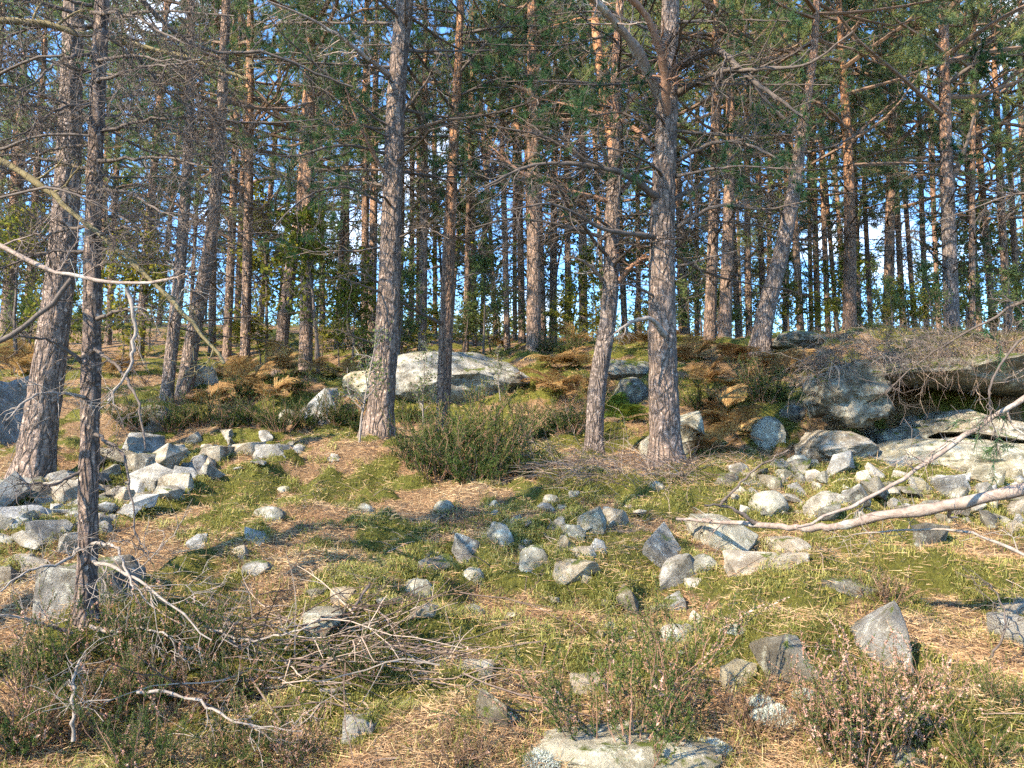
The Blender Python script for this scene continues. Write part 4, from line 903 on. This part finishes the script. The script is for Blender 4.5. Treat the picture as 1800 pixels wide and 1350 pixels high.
def frond_proto(seed, L=.6, n=15):
    r = np.random.default_rng(seed); t = np.linspace(0, 1, 12); x = L * t * .85; z = L * (0.75 * t - .62 * t ** 2.3)
    P = np.stack([x, .02 * np.sin(3 * t), z], -1)[None]; parts = [tubes(P, taper(np.array([.004]), 12, .3), 4)]
    Ss, Ds, Ls = [], [], []
    for k in range(n):
        q = .22 + .76 * k / (n - 1); c = np.array([np.interp(q, t, P[0, :, j]) for j in range(3)]); tn = unit(np.array([np.interp(min(q + .05, 1), t, P[0, :, j]) for j in range(3)]) - c)
        pl = L * .36 * (1 - ((q - .22) / .8) ** 1.2) + .02
        for sd in (-1, 1):
            dv = unit(np.array([0, sd, 0]) + .45 * tn + np.array([0, 0, r.normal(-.08, .12)]))
            m = max(4, int(pl / .016))
            for i in range(m):
                f = (i + .5) / m; p = c + dv * pl * f + np.array([0, 0, -.10 * pl * f * f])
                for s2 in (-1, 1):
                    Ss.append(p); Ds.append(dv * .5 + tn * s2 * .9 + r.normal(0, .08, 3)); Ls.append(pl * .22 * (1 - .75 * f) + .008)
    Ss, Ds, Ls = np.array(Ss), np.array(Ds), np.array(Ls); D = unit(Ds); up = np.array([0, 0, 1.0]); side = unit(np.cross(D, up)) * .009
    V = np.stack([Ss - side, Ss + side, Ss + D * Ls[:, None]], 1).reshape(-1, 3); st = parts[0]
    Va = np.vstack([st[0], V]); F3 = np.arange(len(V)).reshape(-1, 3) + len(st[0]); tint = np.concatenate([np.full(len(st[0]), .3), np.repeat(np.clip(r.normal(.5, .22, len(Ss)), 0, 1), 3)])
    return Va, [st[1], F3], tint
FR = {}
for k in range(3):
    V, Fc, C = frond_proto(900 + k, .62 + .08 * k, 13 + 2 * k)
    FR[k, 0] = new_mesh('frond', V, Fc, M['fern_dry'], col=C); FR[k, 1] = new_mesh('frond', V, Fc, M['fern_green'], col=C)
rfn = np.random.default_rng(44)
def fern(px, py, label, s=1.0, green=0, n=6, group=None, d=None):
    g = hit(px, py); t = thing('bracken_fern', g, label, 'fern', group)
    a0 = rfn.uniform(0, 6.28)
    for k in range(n):
        q = s * rfn.uniform(.75, 1.2); obj('frond', FR[int(rfn.integers(3)), green], t, (0, 0, 0), (rfn.normal(0, .2), rfn.normal(-.25, .3), a0 + k * 6.28 / n + rfn.normal(0, .3)), (q, q, q * rfn.uniform(.8, 1.3)))
for px, py, s, gr, lab in [(1262,800,.9,0,'bright orange fern at the foot of the orange bank'),(1285,770,1.0,0,'tall golden fern right of the central pine'),(1270,735,.9,0,'golden fern high on the bank right of the central pine'),
   (1095,745,.8,1,'green fern between the two central pines'),(1085,720,.7,1,'upper green fern between the two central pines'),
   (975,690,1.2,0,'brown fern right of the broad boulder'),(1015,700,1.1,0,'drooping brown fern left of the crooked grey pine'),(985,650,1.2,0,'brown fern above the right end of the broad boulder'),(1030,650,1.1,0,'brown fern on the bank left of the crooked grey pine'),
   (1010,612,1.1,0,'orange fern on the ridge left of the crooked grey pine'),(1130,612,1.1,0,'orange fern on the ridge between the two central pines'),
   (1220,640,1.1,0,'yellow fern on the ridge just right of the central pine'),(1290,640,1.0,0,'yellow fern near the curved leaning trunk'),(1240,680,1.0,0,'pale fern on the bank right of the central pine'),(1310,690,.9,0,'brown fern below the curved leaning trunk'),
   (1390,660,.9,0,'dry fern left of the hanging brush'),(400,665,1.1,0,'orange fern on the left ridge behind the small grey boulder'),(440,680,1.1,0,'orange fern on the left bank'),(500,660,1.1,0,'orange fern under the right-leaning dark trunk'),(555,660,1.0,0,'orange fern below the reddish twin trunk'),
   (370,715,1.0,0,'pale fern on the left bank below the leaning pair'),(420,745,.7,1,'greenish fern in the shaded hollow'),(470,705,1.0,0,'brown fern in the middle of the left bank'),(20,660,1.3,0,'orange fern at the left edge behind the thick pine'),(60,650,1.2,0,'orange fern left of the thick pine trunk'),(205,665,1.1,0,'orange fern between the scaly trunk and the leaning pair'),
   (610,665,.9,0,'brown fern left of the lower pale boulder end'),(1180,600,1.0,0,'orange fern on the skyline behind the central pine'),(880,615,.9,0,'dry fern on the ridge above the broad boulder'),(1345,650,.9,0,'brown fern at the foot of the curved leaning trunk')]:
    fern(px, py, lab, s, gr)

def strands(name, S, D, L, rad, mat, label, rng, up=-.05, wander=.12, m=7, kind=None, cat='brush', tw=2):
    P = grow(S, D, L, m, rng, wander, up); R = taper(np.full(len(S), rad), m, .4); parts = [tubes(P, R, 3)]
    if tw:
        s, d, rr, tt = children(P, R, tw, rng, .2, 1, 35, 14); P2 = grow(s, d, np.repeat(L, tw) * rng.uniform(.15, .4, len(s)), 4, rng, .15, up); parts.append(tubes(P2, taper(np.full(len(s), rad * .6), 4, .5), 3))
    V, Fc = join(parts); c = S.mean(0); n_ = [7, 4]; tint = []
    q = rng.random(len(S)); tint = np.repeat(q, m * 3)
    if tw: tint = np.concatenate([tint, np.repeat(np.repeat(q, tw), 12)])
    return tag(obj(name, new_mesh(name, V - c, Fc, M[mat], col=np.clip(tint, 0, 1)), None, c), label, cat if not kind else None, None, kind)
rb = np.random.default_rng(55)
def on_ground(pxs, pys): return np.array([hit(a, b) for a, b in zip(pxs, pys)])
# dry brush spilling over the ledge
n_ = 560; t_ = rb.random(n_) ** 1.4
S = np.stack([at(1435 + 380 * a, 645 - 14 * a + q * 14, 8.95 + .6 * b) for a, q, b in zip(t_, rb.normal(size=n_), rb.random(n_))])
strands('hanging_brush', S, np.stack([-.55 + rb.normal(0, .4, n_), -.8 + rb.normal(0, .3, n_), .55 + rb.normal(0, .35, n_)], -1), rb.uniform(.15, .7, n_), .003, 'brush', 'grey-brown dry brush hanging over the blunt overhanging rock', rb, -.24, .22, tw=4)
n_ = 520
S = on_ground(rb.uniform(1520, 1790, n_), rb.uniform(585, 650, n_))
strands('dry_brush', S, np.stack([rb.normal(-.3, .6, n_), rb.normal(-.5, .4, n_), .6 + rb.normal(0, .3, n_)], -1), rb.uniform(.3, .65, n_), .0035, 'brush', 'low grey-brown dead brush on top of the right ledge', rb, -.14, .14)
n_ = 420
S = on_ground(rb.uniform(940, 1230, n_), np.clip(rb.normal(825, 16, n_), 795, 862))
strands('dry_brush', S, np.stack([rb.normal(-.2, .9, n_), rb.normal(-.4, .5, n_), .4 + rb.normal(0, .2, n_)], -1), rb.uniform(.3, .7, n_), .003, 'brush', 'flattened grey dead brush between the dark heather and central pine', rb, -.13, .13)
# brushwood of dead twigs low at left
n_ = 130
S = on_ground(np.clip(rb.normal(500, 130, n_), 180, 850), np.clip(rb.normal(1180, 55, n_), 1085, 1320)) + np.stack([0 * rb.random(n_), 0 * rb.random(n_), rb.uniform(.01, .14, n_)], -1)
strands('brushwood', S, np.stack([rb.normal(.6, .7, n_), rb.normal(.1, .5, n_), rb.normal(.05, .16, n_)], -1), rb.uniform(.25, .8, n_), .0042, 'brush', None, rb, -.01, .13, 8, 'stuff')
# single twigs one can pick out
for k, (wy, w0, w1, mt, lab) in enumerate([
   ([(560,1180,3.7),(600,1100,3.75),(650,1025,3.9)],.022,.012,'twig_dark','dark leaning twig standing above the brushwood'),
   ([(560,1215,3.4),(680,1200,3.5),(770,1180,3.6),(860,1160,3.8)],.022,.008,'twig_pale','long pale twig along the lower edge of the brushwood'),
   ([(240,1215,3.1),(330,1225,3.1),(420,1270,3.0),(530,1285,3.0)],.014,.006,'twig_pale','pale arching twig across the shaded thicket'),
   ([(360,1100,3.6),(430,1125,3.5),(500,1115,3.45),(560,1090,3.4)],.014,.006,'twig_pale','pale bowed twig at the top of the brushwood'),
   ([(1650,1335,2.95),(1645,1280,2.97),(1632,1210,3.0)],.034,.026,'limb_orange','short reddish stick standing at the lower right'),
   ([(700,960,5.45),(760,920,5.9),(800,890,6.4)],.016,.008,'twig_dark','thin dark twig on the slope below the heather bush'),
   ([(1740,1160,3.6),(1765,1110,3.6),(1760,1060,3.65),(1735,1020,3.7)],.012,.006,'twig_dark','thin curved twig near the right edge pair of stones'),
   ([(130,1300,2.9),(128,1230,2.9),(137,1160,2.95)],.016,.010,'twig_pale','thin pale stem below the scaly trunk')]):
    p0 = at(*wy[0]); t = bough(None, [(a, b_, c) for a, b_, c in wy], w0, w1, mt, 600 + k, tw=5, sub=3, lfrac=.25, name='twig', base=p0); t.location = p0; tag(t, lab, 'twig')

# lichen cushions
def lichen_proto(seed, n=2600):
    r = np.random.default_rng(seed); a = r.uniform(0, 6.28, n); q = np.sqrt(r.random(n)); z = .42 * (1 - q ** 2) * (1 + .35 * pn(np.cos(a) * q * 3, np.sin(a) * q * 3 + seed))
    S = np.stack([np.cos(a) * q, np.sin(a) * q, z - .03], -1); D = np.stack([np.cos(a) * q, np.sin(a) * q, .8 + 0 * q], -1) + r.normal(0, .7, (n, 3))
    return slivers(S, D, r.uniform(.08, .17, n), np.full(n, .05), r, r.random(n))
LP = [new_mesh('lichen_cushion', a, b_, M['lichen'], col=c) for a, b_, c in (lichen_proto(3), lichen_proto(4))]
for k, (px, py, w, lab) in enumerate([(950,1340,60,'pale blue-grey lichen cushion left of the bottom centre boulder'),(1175,1312,60,'blue-grey lichen cushion right of the thin sprigs'),(1250,1318,55,'blue-grey lichen cushion at the right end of the row'),
    (1365,1265,70,'lichen cushion left of the pink heather'),(1340,1235,40,'small lichen cushion below the small pale stone'),(1415,1225,36,'small lichen cushion at the foot of the pyramid-shaped stone'),(885,1265,36,'pale lichen tuft right of the slanted mossy stone'),(1290,1110,36,'pale lichen tuft in the moss left of the tall block'),(1185,1125,40,'pale lichen tuft by the lichen lump'),(730,1028,34,'cream lichen tuft on the cream lichen-topped stone'),(940,975,40,'grey lichen tuft on the lumpy lichen stone')]):
    g = hit(px, py); s = w * g[1] / F_PX * .62; o = obj('lichen_cushion', LP[k % 2], None, (g[0], g[1], g[2]), (0, 0, k * 1.3), (s, s, s)); tag(o, lab, 'lichen')

# broadleaf saplings, young pines and the leafy understorey
def leafy_proto(seed, h=3.0, n=9, leaf=.05, per=26, spread=.8):
    r = np.random.default_rng(seed); P0 = grow(np.zeros((1, 3)), np.array([[0, 0, 1.0]]), np.array([h]), 10, r, .05, .02); R0 = taper(np.array([.011 * h]), 10, .25)
    s, d, rr, tt = children(P0, R0, n * 3, r, .22, 1, 55, 12); P1 = grow(s, d, h * spread * .5 * (1.15 - tt) * r.uniform(.6, 1.2, len(s)), 6, r, .16, .03); R1 = taper(np.full(len(s), .008), 6, .3)
    s, d, rr, tt = children(P1, R1, 7, r, .2, 1, 45, 14); P2 = grow(s, d, r.uniform(.12, .4, len(s)) * h / 3, 4, r, .2, 0); R2 = taper(np.full(len(s), .0035), 4, .5)
    N = len(P2); t = r.uniform(.1, 1, (N, per // 3)); i = np.clip((t * 3).astype(int), 0, 2); S = P2[np.arange(N)[:, None], i].reshape(-1, 3) + r.normal(0, .05, (N * (per // 3), 3))
    D = unit(r.normal(size=S.shape) + np.array([0, 0, -.2])); sd = unit(np.cross(D, r.normal(size=S.shape))); q = leaf * r.uniform(.7, 1.3, len(S))[:, None]
    V = np.stack([S, S + D * q * .5 + sd * q * .32, S + D * q, S + D * q * .5 - sd * q * .32], 1).reshape(-1, 3)
    return join([tubes(P0, R0, 7), tubes(P1, R1, 4), tubes(P2, R2, 3)]), V, np.arange(len(V)).reshape(-1, 4), np.repeat(np.clip(np.repeat(r.random(N), per // 3) * .5 + r.random(len(S)) * .5, 0, 1), 4)
LF = []
for k in range(4):
    wd, V, Fc, C = leafy_proto(950 + k, 3.0, 9, .085, 24); LF.append((new_mesh('stem', wd[0], wd[1], M['twig_dark']), new_mesh('foliage', V, Fc, M['leaf_yellow' if k < 2 else 'leaf_green'], col=C)))
wd, V, Fc, C = leafy_proto(960, 1.3, 5, .035, 9, .7); SAP = (new_mesh('stem', wd[0], wd[1], M['twig_pale']), new_mesh('foliage', V, Fc, M['leaf_green'], col=C))
rl = np.random.default_rng(66)
def young(px, d, k, s, label, group=None, sz=1.0, nm='young_tree'):
    p = at(px, 600, d); t = thing(nm, (p[0], d, float(H(p[0], d)) - .05), label, 'bush' if nm == 'bush' else 'tree', group, (0, 0, rl.uniform(0, 6.28)), (s, s, s * sz))
    obj('stem', LF[k][0], t); obj('foliage', LF[k][1], t)
for px, d, k, s, lab in [(560,15.5,0,1.25,'yellow-leaved young tree left of the big left-centre pine'),(470,19,1,1.5,'yellow-green leafy young tree behind the right-leaning dark trunk'),(620,16,1,.9,'pale green young tree beside the big left-centre pine'),(700,17,2,.9,'green leafy sapling tree between the two left-centre pines'),(850,18,2,.9,'green leafy young tree on the ridge above the broad boulder'),
    (30,16,0,1.3,'yellow young tree at the left edge'),(230,17,1,1.2,'yellowish young tree behind the scaly trunk'),(1640,14.5,3,.5,'dark bushy young tree left of the tall dark right pine'),(1570,14.5,3,.36,'low dark bush on the right skyline'),(1770,13.5,3,.45,'dark bush at the right edge skyline')]:
    young(px, d, k, s, lab)
for k in range(24):
    young(float(-150 + 2100 * (k + rl.random()) / 24), float(rl.uniform(27, 46)), int(rl.integers(4)), float(rl.uniform(1.4, 2.3)), 'leafy understorey tree deep in the wood behind the pines', 'understorey deep in the wood')
for k in range(12):
    young(float(-100 + 2000 * (k + rl.random()) / 12), float(rl.uniform(19, 26)), int(rl.integers(4)), float(rl.uniform(.75, 1.25)), 'leafy young tree between the trunks just behind the ridge', 'young trees behind the ridge')
for k in range(48):
    young(float(-100 + 2000 * (k + rl.random()) / 48), float(rl.uniform(17.5, 24)), int(rl.integers(4)), float(rl.uniform(.6, .95)), 'knee-high leafy bush at the foot of the trunks along the ridge', 'low bushes along the ridge', .6, 'bush')
for px, py, s, lab in [(632,778,1.0,'pale thin birch sapling on the mossy crest left of the big pine'),(742,765,.95,'thin sapling stem in front of the broad boulder'),(770,700,.8,'leafy sapling before the broad boulder'),(880,705,.7,'leafy sapling at the right part of the broad boulder')]:
    g = hit(px, py); t = thing('sapling', g, lab, 'sapling', None, (0, rl.normal(0, .1), rl.uniform(0, 6)), (s, s, s)); obj('stem', SAP[0], t); obj('foliage', SAP[1], t)

rw = np.random.default_rng(31)
N = 46000; x = rw.uniform(-62, 62, N); y = rw.uniform(52, 72, N); top = 2.6 + 2.6 * fbm(x * .16, y * .1, o=3) + 1.2 * pn(x * .7, y * .7); z = H(x, y) + np.clip(top, .8, 7) * rw.random(N) ** .8
S = np.stack([x, y, z], -1); D = unit(rw.normal(size=(N, 3))); sd = unit(np.cross(D, rw.normal(size=(N, 3)))); q = rw.uniform(.14, .34, N)[:, None]
V = np.stack([S, S + D * q * .5 + sd * q * .3, S + D * q, S + D * q * .5 - sd * q * .3], 1).reshape(-1, 3)
tag(obj('distant_wood', new_mesh('distant_wood', V, np.arange(len(V)).reshape(-1, 4), M['leaf_far'], col=np.repeat(np.clip(.5 + .5 * fbm(x * .3, y * .3, o=2) + rw.normal(0, .2, N), 0, 1), 4))), None, None, None, 'stuff')

# ------------------------------------------------------------------ needle litter, moss and grass on the ground
rg = np.random.default_rng(99)
def scatter(n, y0, y1, p=1.3):
    u = rg.random(n); y = (y0 ** (1 - p) + u * (y1 ** (1 - p) - y0 ** (1 - p))) ** (1 / (1 - p)) if p != 1 else y0 * (y1 / y0) ** u
    x = rg.uniform(-1, 1, n) * (0.74 * y + 0.9); return x, y
def cover(name, x, y, D, L, W, tint, mat, lift):
    z = Hg(x, y) + lift; V, Fc, C = slivers(np.stack([x, y, z], -1), D, L, W, rg, tint)
    return tag(obj(name, new_mesh(name, V, Fc, M[mat], col=C)), None, None, None, 'stuff')
N = 430000; x, y = scatter(N, 1.9, 19); mk = moss_f(x, y); keep = rg.random(N) < np.where(mk > .0, .26, 1.0); x, y, mk = x[keep], y[keep], mk[keep]; N = len(x)
patch = .5 + .5 * fbm(x * 1.3, y * 1.3 + 50, o=3)
cover('needle_litter', x, y, np.stack([rg.normal(size=N), rg.normal(size=N), rg.normal(.05, .28, N)], -1), rg.uniform(.035, .08, N) * (1 + y / 20), .0015 + .00045 * y, np.clip(patch * .55 + rg.uniform(0, .55, N), 0, 1), 'litter', np.where(mk > .2, .02, .004) + rg.uniform(0, .02, N))
N = 520000; x, y = scatter(N, 1.9, 18, 1.2); mk = moss_f(x, y); keep = mk > -.16 + .3 * rg.random(N); x, y, mk = x[keep], y[keep], mk[keep]; N = len(x)
cover('moss', x, y, np.stack([rg.normal(0, .55, N), rg.normal(0, .55, N), 1 + 0 * x], -1), rg.uniform(.010, .028, N) * (1 + y / 20), .003 + .0009 * y, np.clip(.5 + .45 * fbm(x * 1.7 + 9, y * 1.7, o=3) + rg.normal(0, .2, N), 0, 1), 'moss_blade', -.005 + 0 * x)
N = 1500; x, y = scatter(N, 2.0, 12, 1.2); S = np.stack([x, y, Hg(x, y) + .012], -1)
P = grow(S, np.stack([rg.normal(size=N), rg.normal(size=N), rg.normal(0, .12, N)], -1), rg.uniform(.06, .32, N), 5, rg, .16, 0); P[:, :, 2] = np.maximum(P[:, :, 2], Hg(P[:, :, 0], P[:, :, 1]) + .006)
V, Q = tubes(P, taper(rg.uniform(.0015, .004, N), 5, .5), 3); tag(obj('twig_litter', new_mesh('twig_litter', V, Q, M['brush'], col=np.repeat(rg.random(N), 15))), None, None, None, 'stuff')
# fine arching grass in clumps
NC = 2000; cx, cy = scatter(NC, 2.0, 15, 1.25); gm = fbm(cx * .6 + 70, cy * .6, o=3); k = gm > -.08; cx, cy = cx[k], cy[k]; per = 42
ss = np.array([q for q in STONE_SPOTS if q[1] < 12]); aa = rg.uniform(0, 6.28, (len(ss), 3)); cx = np.concatenate([cx, (ss[:, :1] + np.cos(aa) * ss[:, 2:] * 1.05).ravel()]); cy = np.concatenate([cy, (ss[:, 1:2] + np.sin(aa) * ss[:, 2:] * 1.05).ravel()]); n = len(cx) * per
x = np.repeat(cx, per) + rg.normal(0, .05, n); y = np.repeat(cy, per) + rg.normal(0, .05, n); L = rg.uniform(.03, .095, n); a = np.repeat(rg.uniform(0, 6.28, len(cx)), per) + rg.normal(0, 1.1, n)
z = Hg(x, y); hd = np.stack([np.cos(a), np.sin(a), 0 * a], -1); b0 = np.stack([x, y, z - .005], -1); wd = (.0009 + .0003 * y)[:, None] * np.stack([-np.sin(a), np.cos(a), 0 * a], -1)
up = np.array([0, 0, 1.0]); p1 = b0 + hd * (L * .35)[:, None] + up * (L * .62)[:, None]; p2 = b0 + hd * (L * .95)[:, None] + up * (L * rg.uniform(.2, .6, n))[:, None]
V = np.stack([b0 - wd, b0 + wd, p1 + wd * .8, p1 - wd * .8, p2], 1).reshape(-1, 3); q = np.arange(n)[:, None] * 5
me = new_mesh('grass', V, [q + np.array([[0, 1, 2, 3]]), q + np.array([[3, 2, 4]])], M['grass'], col=np.repeat(np.clip(np.repeat(rg.uniform(0, .8, len(cx)), per) + rg.uniform(-.15, .3, n), 0, 1), 5))
tag(obj('grass', me), None, None, None, 'stuff')
